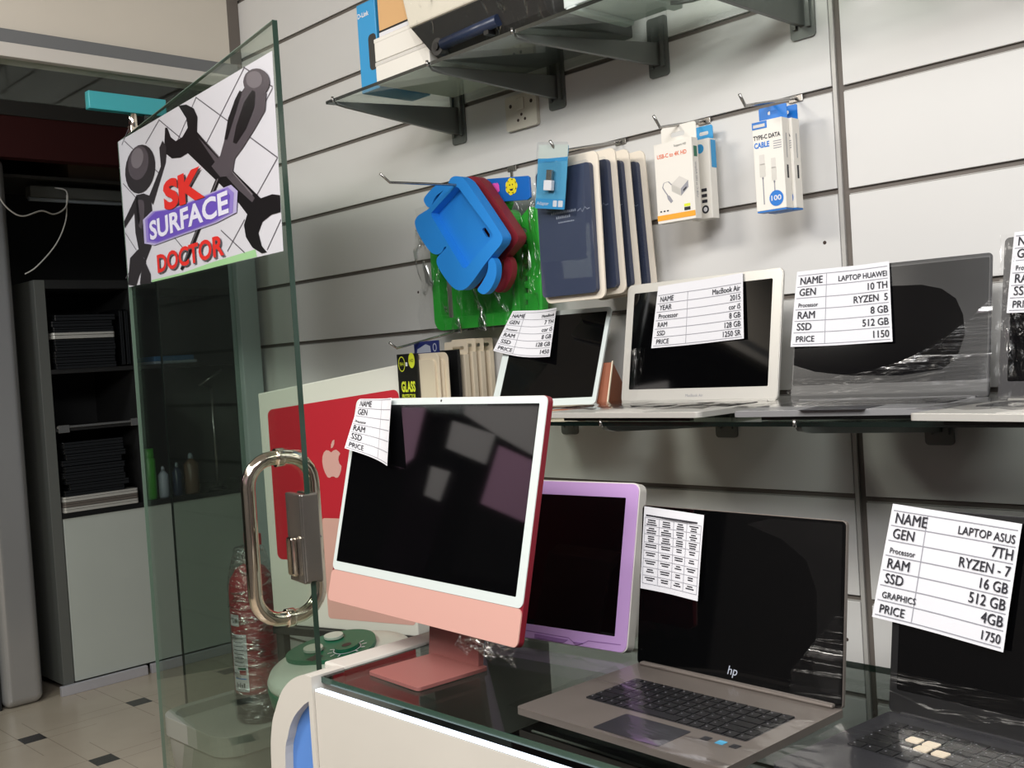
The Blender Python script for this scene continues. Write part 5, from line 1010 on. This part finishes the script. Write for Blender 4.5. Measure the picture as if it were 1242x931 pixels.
b = MB(); b.poly([(0.175, 0.243), (0.06, 0.243), (0.02, 0.232), (0.08, 0.215), (0.12, 0.19), (0.138, 0.15), (0.14, 0.10), (0.132, 0.05), (0.15, 0.018), (0.175, 0.018)], lambda u, v: L(u, v, 0.002)); b.build('taut_film', M['filmhaze'], t, local=True)

# black laptop at the right
ya = R(-6.2); axx, ayy = -0.6013, -0.6807
bl = (axx - 0.093*math.cos(ya), ayy - 0.093*math.sin(ya)); WA = 0.378
cxa, cya = bl[0] + 0.012 + WA/2*math.cos(ya), bl[1] + WA/2*math.sin(ya)
t, L, lid, dk = laptop('black laptop at the right end of the counter under a large price paper', (cxa, cya, CZ+0.021), -6.2, WA, 0.266, 9.3, 0.24, 0.020, 'charcoal', 'black', (-0.178, 0.178, 0.03, 0.258), 'charcoal', (-0.16, 0.16, -0.135, -0.03), (-0.05, 0.06, -0.225, -0.15), rad=0.008)
du = -WA/2 + 0.093 - 0.012
price_tag(t, 'x', L, [(-0.082+du, 0.270), (0.092+du, 0.258), (0.075+du, 0.104), (-0.104+du, 0.119)],
  [('NAME', 'LAPTOP ASUS', 0.0145, 0.055, 0.0105), ('GEN', '7TH', 0.0135, 0, 0.0135), ('Processor', 'RYZEN - 7', 0.0075, 0, 0.0130), ('RAM', '16 GB', 0.0135, 0, 0.0130), ('SSD', '512 GB', 0.0135, 0, 0.0135), ('GRAPHICS', '4GB', 0.0085, 0, 0.0135), ('PRICE', '1750', 0.0115, 0, 0.0115)], 'large white price paper taped over the lid', curl=0.004, w0=0.006, split=0.30)
b = MB()
for x, y in ((-0.105, -0.075), (-0.083, -0.075), (-0.083, -0.094), (-0.060, -0.094)): b.prism(rrect(x-0.009, x+0.009, y-0.008, y+0.008, 0.003), lambda a, c: (a, c, 0.0218), lambda a, c: (a, c, 0.0235))
b.build('pale_key', M['cream'], dk, 0.0008, local=True)
film_sheet(t, 'plastic_wrap', lambda a, c, o: (-0.195+0.39*a, -0.256+0.254*c, 0.0245+max(0, o)), 'filmdeck', amp=0.005, seed=14)
film_sheet(t, 'plastic_wrap', lambda a, c, o: L(-0.186+0.378*a, 0.004+0.05*c, 0.0025+max(0, o)), 'film', 24, 6, amp=0.005, seed=15)
bpy.context.view_layer.update()
